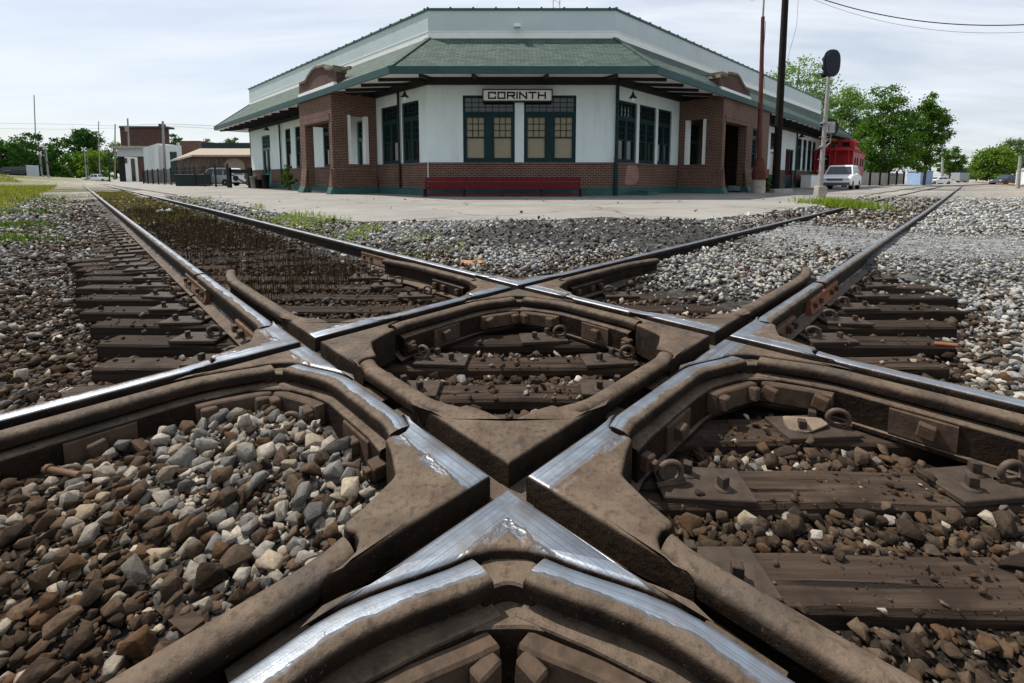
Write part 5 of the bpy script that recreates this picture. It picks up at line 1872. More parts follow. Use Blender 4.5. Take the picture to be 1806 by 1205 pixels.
# rusty pole with a street lamp arm
p = at(1337, 342, 23.0); p.z = 0.0
t_ = at(1345.5, 30, 23.2)
RP = empty('lamp_pole', p, label='rust red steel pole on a thick base before the right brick porch', cat='pole')
m = MB(); m.lathe([(0.33, -0.2), (0.31, 0.62), (0.24, 0.70)], n=14); m.build('concrete_base', M_CONC, RP)
m = MB(); m.lathe([(0.30, 0.70), (0.36, 0.95), (0.30, 1.15), (0.27, 1.45), (0.16, 1.75)], n=14); m.build('cast_base', M_POLER, RP)
d = t_ - p
m = MB(); m.tube([(0, 0, 1.5), (d.x * 0.3, d.y * 0.3, d.z * 0.3), (d.x, d.y, d.z)], [0.125, 0.112, 0.085], 12); m.build('shaft', M_POLER, RP)
m = MB(); m.tube([(d.x, d.y, d.z - 0.3), (d.x + 0.01, d.y, d.z + 1.4)], [0.05, 0.04], 8)
m.tube([(d.x, d.y, d.z + 1.3), (d.x - 0.25, d.y, d.z + 1.25), (d.x - 0.6, d.y, d.z + 0.95)], 0.03, 8); m.build('lamp_arm', M_POLEG, RP)
m = MB(); m.lathe([(0.03, 0.14), (0.10, 0.08), (0.22, 0.0), (0.20, -0.05)], c=(d.x - 0.48, d.y, d.z + 0.92), n=14); m.build('lamp_head', M_GREYM, RP)
m = MB(); m.tube([(d.x + 0.15, d.y, d.z - 0.2), (d.x + 0.12, d.y, d.z - 2.0), (d.x * 0.5 + 0.2, d.y, d.z * .6)], 0.012, 5); m.build('cable', M_IRON, RP)

# dark utility pole
p = at(1367.5, 338, 24.0); p.z = -0.1
t_ = at(1388, -60, 24.1)
UP = empty('utility_pole', p, label='tall dark wooden utility pole crossing the right end of the depot roof', cat='pole')
d = t_ - p
m = MB(); m.tube([(0, 0, 0), (d.x * .5, d.y * .5, d.z * .5), d], [0.19, 0.172, 0.148], 14); m.build('shaft', M_POLEW, UP)
m = MB(); m.tube([(d.x * .93 + .2, 0, d.z * .93), (d.x * .93 + .55, -.1, d.z * .85), (d.x * .6 + .55, -.1, d.z * .74), (d.x * .5 + .24, 0, d.z * .6)], 0.008, 5); m.build('drop_wire', M_IRON, UP)

# signal mast
p = at(1445, 352, 17.6); p.z = -0.02
SM = empty('signal_mast', p, label='grey railway signal mast with a black oval target in front of the white car', cat='railway signal')
m = MB(); m.box((0, 0, 0.15), (0.34, 0.34, 0.66), taper=0.86); m.build('base', M_CONC, SM, bevel=0.02)
m = MB(); m.box((0.13, 0.0, 0.30), (0.16, 0.26, 0.26)); m.build('base_cap', M_GREYM, SM, bevel=0.02)
hz = 5.10
m = MB(); m.tube([(0, 0, 0.40), (0.02, 0, 2.4), (0.055, 0, hz - 0.25)], [0.092, 0.072, 0.062], 12); m.build('mast', M_ALU, SM)
m = MB()
for z in (1.05, 1.5, 1.95, 2.35, 2.75, 3.15):
    m.tube([(-0.16, 0, z), (0.18, 0, z + 0.02)], 0.014, 6)
for z in (2.0, 2.9): m.lathe([(0.12, z - 0.03), (0.12, z + 0.03)], n=12)
m.build('step_pegs', M_ALU, SM)


def oval(hw, hh, n=28, p_=2.6):
    return [(hw * math.copysign(abs(math.cos(t)) ** (2 / p_), math.cos(t)), hh * math.copysign(abs(math.sin(t)) ** (2 / p_), math.sin(t))) for t in np.linspace(0, 2 * math.pi, n, endpoint=False)]


tg = MB(); tg.ext([(x + 0.07, -0.12, z + hz) for x, z in oval(0.315, 0.50)], (0, 0.06, 0))
tg.build('target_plate', M_SIGB, SM)
m = MB(); m.ext([(x * .86 + 0.07, -0.155, z * .9 + hz) for x, z in oval(0.315, 0.50)], (0, 0.04, 0)); m.build('signal_case', M_SIGB, SM, bevel=0.02)
m = MB()
for z in (0.24, -0.08, -0.34):
    m.lathe([(0.115, 0.02), (0.12, 0.20), (0.118, 0.30), (0.105, 0.30), (0.10, 0.04)], c=(0.07, 0, hz + z), n=16, axis='Y')
m.build('signal_hood', M_SIGB, SM)
m = MB(); m.box((0.30, 0.12, 2.72), (0.24, 0.30, 0.42)); m.build('lower_case', M_GREYM, SM, bevel=0.02)
m = MB(); m.lathe([(0.36, 0.27), (0.36, 0.31), (0.12, 0.32)], c=(0.40, 0.0, 2.74), n=24, axis='Y'); m.build('lower_target', M_SIGB, SM)
m = MB(); m.tube([(0.05, 0, 2.55), (0.3, 0.12, 2.52)], 0.03, 6); m.tube([(0.05, 0, 2.85), (0.3, 0.12, 2.85)], 0.02, 6)
m.tube([(0.38, 0.15, 2.5), (0.36, 0.12, 2.15), (0.02, 0.02, 1.9)], 0.02, 6); m.build('bracket', M_ALU, SM)


def pole(px, top, base_z, Y, r, mat, label, lean=0.0, name='utility_pole', cat='pole', arm=0, group=None):
    p = at(px, 314.5, Y); p.z = base_z
    t = at(px + lean, top, Y)
    e = empty(name, p, label=label, cat=cat, group=group)
    d = t - p
    m = MB(); m.tube([(0, 0, 0), d], [r, r * 0.7], 8); m.build('shaft', mat, e)
    if arm:
        m = MB(); m.box((d.x, 0, d.z - 0.7), (arm, 0.12, 0.12)); m.build('crossarm', mat, e)
    return e


pole(291, 214, -0.1, 74, 0.22, M_POLEG, 'pale grey utility pole in front of the white corrugated building', -4)
pole(230, 209, -0.1, 120, 0.24, M_POLEG, 'wooden utility pole with a transformer before the tall brick building', -5)
m = MB(); m.lathe([(0.30, 0), (0.32, 0.1), (0.32, 1.0), (0.28, 1.1)], n=12); q = at(223, 232, 119.4)
o = m.build('transformer', M_POLEG, None, loc=q); tag(o, 'grey transformer can hanging on the pole by the tall brick building', 'transformer')
pole(202, 219, -0.1, 150, 0.22, M_POLEG, 'thin utility pole left of the tall brick building', 1)
pole(173, 214, -0.1, 150, 0.16, M_POLEG, 'thin pole standing behind the left crossing signals', 1)
pole(176, 246, -0.1, 110, 0.12, M_POLEG, 'short grey pole among the left crossing signals', -2)
pole(65, 168, -0.1, 190, 0.22, M_POLEG, 'very tall thin radio mast above the dark trees on the far left', -5, 'radio_mast', 'mast')
pole(1662, 268, -0.5, 85, 0.22, M_POLEG, 'weathered pole beside the white sedan near the right track', 1)
pole(1641, 272, -0.4, 80, 0.16, M_POLEW, 'dark slim pole between the blue shed and the white sedan', 0)
pole(1797, 276, -0.35, 46, 0.16, M_POLEG, 'short wooden post at the right edge beside the grey building', 2.5, 'wooden_post', 'post')
e = pole(193, 264, -0.1, 92, 0.13, simple('dark_green_post', (0.012, 0.04, 0.03), bmp=0), 'dark green lamp post left of the canopy building', -2, 'street_lamp', 'street lamp')
m = MB(); m.lathe([(0.05, 0.0), (0.28, 0.15), (0.32, 0.55), (0.08, 0.75)], n=10); m.build('lamp_head', M_WTRIM, e, loc=(-0.2, 0, 6.5))
# lattice mast behind the roof
e = empty('antenna_tower', at(981, 60, 34), label='thin lattice antenna rising behind the depot roof', cat='antenna')
e.location.z = 6.5
m = MB()
for x in (-0.26, 0.26): m.tube([(x, 0, 0), (x * 0.9, 0, 9)], 0.03, 6)
for i in range(14): m.tube([(-0.25, 0, i * 0.65), (0.25, 0, i * 0.65 + 0.35)], 0.014, 5); m.tube([(0.25, 0, i * 0.65 + .35), (-0.25, 0, i * 0.65 + 0.65)], 0.014, 5)
m.build('lattice', M_GREYM, e)

# overhead wires
def wire(pts, r, label, name='overhead_wire'):
    m = MB()
    q = [np.array(x) for x in pts]
    m.tube([tuple(x) for x in smooth_poly(q, 8)], r, 5)
    o = m.build(name, M_IRON)
    return tag(o, label, 'wire', 'overhead wires')


def sagging(a, b, sag):
    return [tuple(a.lerp(b, t) - Vector((0, 0, 4 * sag * t * (1 - t)))) for t in np.linspace(0, 1, 24)]


wire(sagging(at(1387, -25, 24), at(2100, 0, 18), 1.4), 0.024, 'thick black overhead cable across the upper right sky')
wire(sagging(at(1387, -22, 24), at(2100, 6, 18), 1.62), 0.008, 'thin overhead wire just under the thick black cable')
wire([at(-60, 217, 160), at(100, 219, 158), at(202, 222, 150), at(291, 219, 110), at(440, 226, 100)], 0.035, 'thin wire crossing the pale sky above the left trees, upper of two')
wire([at(-60, 226, 160), at(100, 228, 158), at(202, 226, 150), at(291, 223, 110), at(440, 231, 100)], 0.03, 'thin wire crossing the pale sky above the left trees, lower of two')
wire([at(1662, 271, 85), at(1740, 277, 120), at(1850, 272, 160)], 0.03, 'thin low wire in the sky over the right track')

# ================================================================== TREES
M_BARK = simple('grey_bark', (0.10, 0.08, 0.065), rough=0.95, var=0.4, vscale=4, bmp=0.6, bscale=14, bdist=0.03)
LEAF = {'maple': leaf_mat('maple_leaves', (0.030, 0.080, 0.014), (0.12, 0.215, 0.040), 0.40),
        'bright': leaf_mat('bright_leaves', (0.075, 0.14, 0.022), (0.175, 0.27, 0.05), 0.35),
        'cotton': leaf_mat('cottonwood_leaves', (0.085, 0.165, 0.040), (0.20, 0.30, 0.09), 0.42),
        'dark': leaf_mat('dark_leaves', (0.016, 0.052, 0.014), (0.065, 0.14, 0.032), 0.3),
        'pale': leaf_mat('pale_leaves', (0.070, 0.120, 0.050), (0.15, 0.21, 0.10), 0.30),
        'far': leaf_mat('haze_tinted_leaves', (0.060, 0.115, 0.085), (0.105, 0.165, 0.12), 0.2)}  # distance haze put into the leaf colour as a bluish tone


def tree(px, Y, top, wpx, kind, label, base=-0.1, trunk=0.18, blobs=None, n=70, per=70, leaf=None, seed=1, group=None, name='tree', cat='tree', spread=1.0):
    """blobs: [(dx, z, rx, rz)] in fractions of crown width / height"""
    r = np.random.default_rng(seed)
    pb = at(px, 314.5, Y)
    H = at(px, top, Y).z - base
    W = wpx / F_PX * Y
    e = empty(name, (pb.x, pb.y, base), label=label, cat=cat, group=group)
    blobs = blobs or [(0, .62, .5, .38), (-.2, .5, .32, .25), (.22, .52, .30, .25), (0.05, .82, .28, .18)]
    wts = np.array([b[2] * b[2] * b[3] for b in blobs]); wts = wts / wts.sum()
    cen = []
    for i in range(n):
        b = blobs[r.choice(len(blobs), p=wts)]
        while True:
            v = r.uniform(-1, 1, 3)
            q = v.dot(v)
            if q < 1 and r.random() < 0.25 + 0.75 * q: break
        cen.append((b[0] * W + v[0] * b[2] * W, v[1] * b[2] * W * 0.9, (b[1] + v[2] * b[3]) * H))
    cen = np.array(cen)
    cr_ = W * 0.105 * r.uniform(0.6, 1.35, n) * spread
    lf = leaf or max(0.22, Y * 0.0047)
    pts = []
    for c, rad in zip(cen, cr_):
        v = r.normal(0, 0.52, (per, 3)) * rad * np.array([1.15, 1.15, 0.75])
        pts.append(c + v)
    P = np.concatenate(pts)
    P = P[P[:, 2] > 0.06 * H]
    m_ = len(P)
    a = r.normal(0, 1, (m_, 3)); a /= np.linalg.norm(a, axis=1)[:, None]
    b = np.cross(a, r.normal(0, 1, (m_, 3))); b /= np.linalg.norm(b, axis=1)[:, None]
    s = lf * r.uniform(0.55, 1.25, m_)[:, None]
    V = np.stack([P - a * s * .5, P + b * s * .32, P + a * s * .5, P - b * s * .32], 1).reshape(-1, 3)
    me = bpy.data.meshes.new('crown')
    me.vertices.add(m_ * 4); me.vertices.foreach_set('co', V.astype(np.float32).ravel())
    me.loops.add(m_ * 4); me.loops.foreach_set('vertex_index', np.arange(m_ * 4, dtype=np.int32))
    me.polygons.add(m_); me.polygons.foreach_set('loop_start', np.arange(0, m_ * 4, 4, dtype=np.int32))
    me.update(calc_edges=True)
    me.materials.append(LEAF[kind])
    o = bpy.data.objects.new('crown', me); COL.objects.link(o); o.parent = e
    tb = MB()
    tr = max(0.09, W * 0.030)
    tb.tube([(0, 0, -0.3), (0.02 * W, 0, trunk * H), (0, 0.01 * W, 0.55 * H), (0.03 * W, 0, 0.86 * H)], [tr * 1.25, tr, tr * 0.6, tr * 0.15], 8)
    for c in cen[r.permutation(n)[:12]]:
        z0 = min(0.7 * H, max(trunk * H, c[2] * 0.62))
        tb.tube([(0.01 * W, 0, z0), (c[0] * 0.45, c[1] * 0.45, z0 + (c[2] - z0) * 0.4), tuple(c)], [tr * 0.45, tr * 0.28, tr * 0.06], 6)
    tb.build('trunk', M_BARK, e)
    return e


# right of the depot
tree(1395, 68, 80, 112, 'cotton', 'tall airy cottonwood rising behind the utility pole', n=150, per=90, seed=3, spread=1.15,
     blobs=[(-.30, .70, .20, .13), (0.0, .86, .20, .12), (.22, .84, .17, .13), (.1, .62, .36, .20), (.42, .66, .18, .10), (0, .45, .45, .2)])
tree(1474, 72, 143, 95, 'cotton', 'airy pale tree behind the oval signal target', n=140, per=90, seed=5,
     blobs=[(0, .82, .26, .16), (.25, .70, .25, .18), (-.2, .68, .25, .18), (0, .45, .45, .28)])
tree(1554, 58, 150, 98, 'maple', 'large round dark maple behind the white car and red caboose', n=190, per=120, seed=8,
     blobs=[(-.05, .84, .27, .15), (.05, .66, .36, .20), (-.30, .60, .24, .20), (.30, .56, .24, .20), (0, .36, .50, .24), (-.2, .22, .34, .14)], trunk=0.1)
tree(1630, 62, 163, 62, 'maple', 'tall maple with a leaning crown, rightmost by the fence', n=150, per=120, seed=9,
     blobs=[(-.05, .86, .26, .13), (-.15, .70, .32, .18), (.20, .62, .34, .20), (.38, .44, .14, .10), (-.1, .42, .42, .18), (-.1, .25, .34, .12)], trunk=0.16)
tree(1674, 130, 262, 36, 'maple', 'smaller green tree beyond the white sedan', seed=12, n=60, per=60)
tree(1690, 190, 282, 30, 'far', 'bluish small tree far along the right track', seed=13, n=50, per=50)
# right edge
tree(1748, 92, 254, 62, 'bright', 'bright yellow green tree right of the right track', seed=15, n=120, per=80, trunk=0.08, blobs=[(.15, .80, .26, .16), (0, .62, .42, .24), (-.22, .42, .28, .26), (.2, .38, .34, .26), (-.1, .2, .40, .16)])
tree(1788, 104, 246, 52, 'pale', 'pale willowy tree at the right edge behind the bright one', seed=16, n=90, per=70, trunk=0.1)
tree(1822, 100, 255, 50, 'pale', 'pale tree cut by the right edge of the view', seed=18, n=60, per=60)
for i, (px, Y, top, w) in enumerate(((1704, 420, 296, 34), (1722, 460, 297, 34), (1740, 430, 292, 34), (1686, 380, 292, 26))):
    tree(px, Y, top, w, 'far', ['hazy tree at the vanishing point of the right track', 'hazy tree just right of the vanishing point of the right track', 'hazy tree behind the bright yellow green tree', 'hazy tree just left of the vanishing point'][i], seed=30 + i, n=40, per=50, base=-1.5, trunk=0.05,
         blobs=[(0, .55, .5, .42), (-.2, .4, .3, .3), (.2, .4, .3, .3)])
# left
LB = [(0, .60, .50, .36), (-.25, .45, .3, .3), (.25, .45, .3, .3), (0, .25, .5, .22)]
tree(6, 120, 238, 62, 'dark', 'dark tree at the left edge behind the parked cars', seed=40, n=90, per=80, blobs=LB)
tree(38, 125, 243, 60, 'dark', 'dark tree second from the left edge', seed=41, n=90, per=80, blobs=LB)
tree(72, 118, 232, 66, 'dark', 'tallest dark tree left of the gap where the left track vanishes', seed=42, n=110, per=90, blobs=LB)
tree(95, 175, 262, 26, 'dark', 'slim dark tree bordering the gap over the left track', seed=43, n=60, per=60, blobs=LB)
tree(150, 165, 228, 60, 'dark', 'round dark oak right of the gap over the left track', seed=44, n=110, per=85, blobs=[(0, .78, .46, .2), (0, .6, .5, .2), (.1, .35, .45, .3)], trunk=0.3)
tree(135, 150, 268, 50, 'maple', 'mid green low tree under the round oak', seed=45, n=80, per=60, blobs=LB)
tree(168, 145, 264, 40, 'bright', 'lighter green bush behind the white pickup', seed=46, n=70, per=60, blobs=LB)
tree(205, 165, 248, 44, 'cotton', 'light green tree left of the tall brick building', seed=47, n=80, per=60, blobs=LB)
tree(313, 150, 237, 34, 'pale', 'pale tree showing above the roofs by the tall brick building', seed=48, n=60, per=60)
tree(368, 150, 243, 32, 'pale', 'pale tree showing above the dark flat roof, left one', seed=49, n=60, per=60)
tree(410, 150, 242, 46, 'pale', 'pale tree showing above the dark flat roof, right one', seed=50, n=60, per=60)
tree(120, 420, 296, 16, 'far', 'small hazy tree in the gap where the left track vanishes', seed=51, n=30, per=40, base=-0.5, blobs=LB)
# shrubs by the depot
tree(509, 29.4, 287, 26, 'bright', 'bright yellow green sapling at the left wall of the depot', seed=60, n=34, per=34, leaf=0.14, base=0, trunk=0.1, name='shrub', cat='shrub',
     blobs=[(0, .78, .25, .2), (-.15, .5, .45, .2), (.2, .45, .4, .22), (0, .2, .35, .15)])
tree(1351, 24.3, 311, 22, 'maple', 'dark green bush at the foot of the rust red pole', seed=61, n=26, per=30, leaf=0.12, base=-0.05, trunk=0.1, name='shrub', cat='shrub', blobs=LB)

# ================================================================== FAR BUILDINGS
M_TANR = simple('tan_roof_shingle', (0.30, 0.25, 0.20), rough=0.9, var=0.15, vscale=2, bmp=0.3, bscale=10)
M_CORR, N, L, B = nmat('white_corrugated_metal')
c = coords(N, L, 'UV'); sx_ = N.new('ShaderNodeSeparateXYZ'); L.new(c, sx_.inputs[0])
w_ = math_n(N, L, 'SINE', math_n(N, L, 'MULTIPLY', sx_.outputs['X'], 12.0))
n1 = noise(N, L, coords(N, L, 'Object', (1, 1, 0.15)), 0.6, 5, 0.6)
L.new(mixc(N, L, ramp(N, L, n1, 0.35, 0.65), (0.50, 0.53, 0.54), (0.68, 0.70, 0.70)), B.inputs['Base Color']); B.inputs['Roughness'].default_value = 0.6
bump(N, L, B, w_, 0.5, 0.05)
M_PANEL = simple('grey_blue_panel', (0.42, 0.47, 0.50), rough=0.6, var=0.1, vscale=0.6, bmp=0.05)
M_DARK = simple('dark_opening', (0.015, 0.016, 0.018), rough=0.7, var=0.2, bmp=0)
M_GREENR = simple('dark_green_metal_roof', (0.022, 0.05, 0.05), rough=0.6, var=0.3, vscale=0.8, bmp=0.05)


def fbox(mb, x0, x1, ytop, ybot, Y, depth, z0=None):
    a = at(x0, ytop, Y); b = at(x1, ybot, Y)
    lo = b.z if z0 is None else z0
    mb.box(((a.x + b.x) / 2, Y + depth / 2, (a.z + lo) / 2), (b.x - a.x, depth, a.z - lo))
    return a, b


# tall brick building
e = empty('brick_building', (at(253, 314, 140).x, 145, -0.2), label='tall windowless dark brick building above the white canopy', cat='building')
def local(mb, name, mat, par, uv=False):
    L_ = par.location
    mb.v = [(v[0] - L_[0], v[1] - L_[1], v[2] - L_[2]) for v in mb.v]
    return mb.build(name, mat, par, uv=uv)


m = MB(); fbox(m, 211, 288, 226, 300, 140, 3.5, -0.2); local(m, 'wall', M_BRICK2, e, True)
m = MB(); fbox(m, 209.5, 289.5, 222.5, 226, 139.6, 4.3); local(m, 'cornice', M_GREENR, e)
m = MB(); fbox(m, 279, 284, 218.5, 222.5, 141, 2); local(m, 'chimney', M_GREENR, e)
# canopy building
e = empty('canopy_building', (at(225, 314, 95).x, 98, -0.1), label='grey canopied building on dark columns beside the far street', cat='building')
m = MB(); fbox(m, 194, 254, 257.5, 261.5, 93, 12); local(m, 'canopy_roof', M_CONC, e)
m = MB(); fbox(m, 206, 253, 261.5, 276, 94, 10); local(m, 'fascia_panel', M_PANEL, e)
for x0, x1, mt in ((208, 213, M_DARK), (242, 252, M_BRICK2)):
    m = MB(); fbox(m, x0, x1, 276, 303, 94.4, 1.2, -0.2); local(m, 'column', mt, e, True)
m = MB(); fbox(m, 214, 252, 276, 300, 101, 2, -0.2); local(m, 'rear_wall', M_WTRIM, e)
m = MB(); fbox(m, 219, 224, 279, 288, 100.9, 0.1); fbox(m, 230, 238, 280, 300, 100.9, 0.1, 0.0); local(m, 'window', M_GLASS, e)
# white corrugated building, stepped parapet
e = empty('corrugated_building', (at(280, 314, 84).x, 88, -0.1), label='white corrugated metal building with a stepped top', cat='building')
a = at(252, 261, 84); b = at(278, 253, 84)
m = MB(); m.ext([(a.x, 84, -0.2), (b.x, 84, -0.2), (b.x, 84, b.z), (a.x, 84, a.z)], (0, 9, 0)); local(m, 'wall', M_CORR, e, True)
a = at(278.2, 258, 84.5); b = at(292, 256, 84.5)
m = MB(); m.ext([(a.x, 84.5, -0.2), (b.x, 84.5, -0.2), (b.x, 84.5, b.z), (a.x, 84.5, a.z)], (0, 9, 0)); local(m, 'wall', M_CORR, e, True)
m = MB(); fbox(m, 292.2, 319, 256.5, 300, 84.2, 9, -0.2); local(m, 'wall', M_CORR, e, True)
m = MB(); fbox(m, 299, 313, 268, 300, 84.12, 0.1, 0); local(m, 'opening', M_GREENR, e)
# tan roofed brick restaurant
e = empty('brick_restaurant', (at(380, 314, 62).x, 70, -0.1), label='low brick building with a wide tan hipped roof left of the depot', cat='building')
c0 = at(342, 273.5, 62); c1 = at(475, 273.5, 62); c2 = at(300, 277.5, 80)
m = MB(); m.prism([(c0.x + .9, 63), (c1.x, 63), (c1.x, 84), (c2.x + 1.2, 84), (c2.x + 1.2, 80)], -0.2, c0.z - 0.02); local(m, 'wall', M_BRICK, e, True)
zr_ = at(352, 262, 67).z
m = MB()
ev = [(c2.x, 80, c0.z), (c0.x, 61.6, c0.z), (c1.x, 61.6, c0.z)]
rg = [(at(352, 262, 70).x, 82, zr_), (at(352, 262, 67).x, 67, zr_), (c1.x, 67, zr_)]
m.add(ev + rg + [(p[0], p[1], p[2] - .25) for p in ev], [(0, 1, 4, 3), (1, 2, 5, 4), (6, 7, 1, 0), (7, 8, 2, 1)]); local(m, 'roof', M_TANR, e)
m = MB(); fbox(m, 355, 480, 252, 261.5, 68, 14, zr_ - 0.6); local(m, 'parapet', M_GREENR, e)
m = MB(); fbox(m, 319, 352, 248.5, 262, 76, 5, zr_ - 1.0); local(m, 'brick_parapet', M_BRICK, e, True)
m = MB()
a = at(396, 300, 62.9); b = at(430, 278, 62.9)
arch = [(a.x, 62.95, 0.2), (b.x, 62.95, 0.2), (b.x, 62.95, 2.6)] + [((a.x + b.x) / 2 + (b.x - a.x) / 2 * math.cos(t), 62.95, 2.6 + 0.9 * math.sin(t)) for t in np.linspace(0.15, 3.0, 9)] + [(a.x, 62.95, 2.6)]
m.ext(arch, (0, 0.04, 0)); local(m, 'arched_door', M_TANR, e)
m = MB()
for x0 in (318, 330, 350, 366, 380): fbox(m, x0, x0 + 6, 281, 300, 62.93, 0.06, 0.3)
local(m, 'window', M_GLASS, e)

# ================================================================== FENCES
FN = empty('iron_fence', (0, 0, 0), label='black iron picket fence left of the depot in front of the parked car', cat='fence')
P0, P1 = Vector((-22.7, 36.2, 0)), Vector((-50.5, 62.0, 0))
np_ = 11
for i in range(np_):
    a, b = P0.lerp(P1, i / np_), P0.lerp(P1, (i + 1) / np_)
    m = MB()
    for z in (0.18, 1.55): m.bar(a + Vector((0, 0, z)), b + Vector((0, 0, z)), 0.035, 0.035)
    for k in range(1, 12):
        q = a.lerp(b, k / 12); m.bar(q + Vector((0, 0, 0.08)), q + Vector((0, 0, 1.78)), 0.024, 0.024)
    m.build('panel', M_IRON, FN)
for i in range(np_ + 1):
    a = P0.lerp(P1, i / np_); m = MB(); m.box((a.x, a.y, 0.92), (0.10, 0.10, 2.0)); m.build('post', M_IRON, FN)
GT = empty('iron_gate', (P0.x, P0.y, 0), label='black iron gate with a diagonal brace between two thick posts', cat='gate')
m = MB(); m.box((0.15, -0.1, 0.75), (0.26, 0.26, 1.7)); m.build('post', M_IRON, GT)
m = MB(); m.box((1.72, 0.1, 0.75), (0.26, 0.26, 1.7)); m.build('post', M_IRON, GT)
m = MB(); m.bar((0.3, 0, 1.30), (1.6, 0.1, 1.30), 0.07, 0.30); m.bar((0.3, 0, 1.05), (1.6, 0.1, 0.15), 0.07, 0.09); m.lathe([(0.22, -0.03), (0.22, 0.03)], c=(0.62, 0, 0.75), n=14, axis='Y')
m.build('leaf', M_IRON, GT)
# grey board fence by the maples
GF = empty('board_fence', (0, 0, 0), label='long grey board fence with dark posts under the maples', cat='fence')
M_FWOOD = simple('grey_fence_boards', (0.30, 0.28, 0.25), rough=0.9, var=0.3, vscale=1.5, bmp=0.3, bscale=12)
P0, P1 = at(1512, 330, 47), at(1592, 324, 62)
P0.z = P1.z = -0.1
for i in range(5):
    a, b = P0.lerp(P1, i / 5), P0.lerp(P1, (i + 1) / 5)
    m = MB(); m.bar(a + Vector((0, 0, 0.78)), b + Vector((0, 0, 0.78)), 0.05, 1.42); m.build('panel', M_FWOOD, GF)
for i in range(6):
    a = P0.lerp(P1, i / 5); m = MB(); m.box((a.x, a.y - 0.09, 0.82), (0.20, 0.12, 1.78)); m.build('post', M_POLEW, GF)

# ================================================================== VEHICLES
M_CARW = simple('white_car_paint', (0.74, 0.75, 0.76), rough=0.25, var=0.03, bmp=0)
M_CARS = simple('silver_car_paint', (0.58, 0.62, 0.64), rough=0.3, metal=0.1, var=0.05, bmp=0)
M_CARD = simple('dark_blue_car_paint', (0.016, 0.020, 0.032), rough=0.25, var=0.1, bmp=0)
M_TYRE = simple('tyre_rubber', (0.012, 0.012, 0.012), rough=0.85, var=0.2, bmp=0.1)
M_RIM = simple('wheel_alloy', (0.45, 0.45, 0.45), rough=0.35, metal=0.7, var=0.1, bmp=0)
M_GLS = simple('car_glass', (0.03, 0.04, 0.05), rough=0.08, var=0.1, bmp=0)
M_LAMP = simple('headlight_lens', (0.55, 0.58, 0.60), rough=0.15, var=0.1, bmp=0)
M_GRILL = simple('grey_bumper_plastic', (0.10, 0.105, 0.11), rough=0.5, var=0.1, bmp=0)


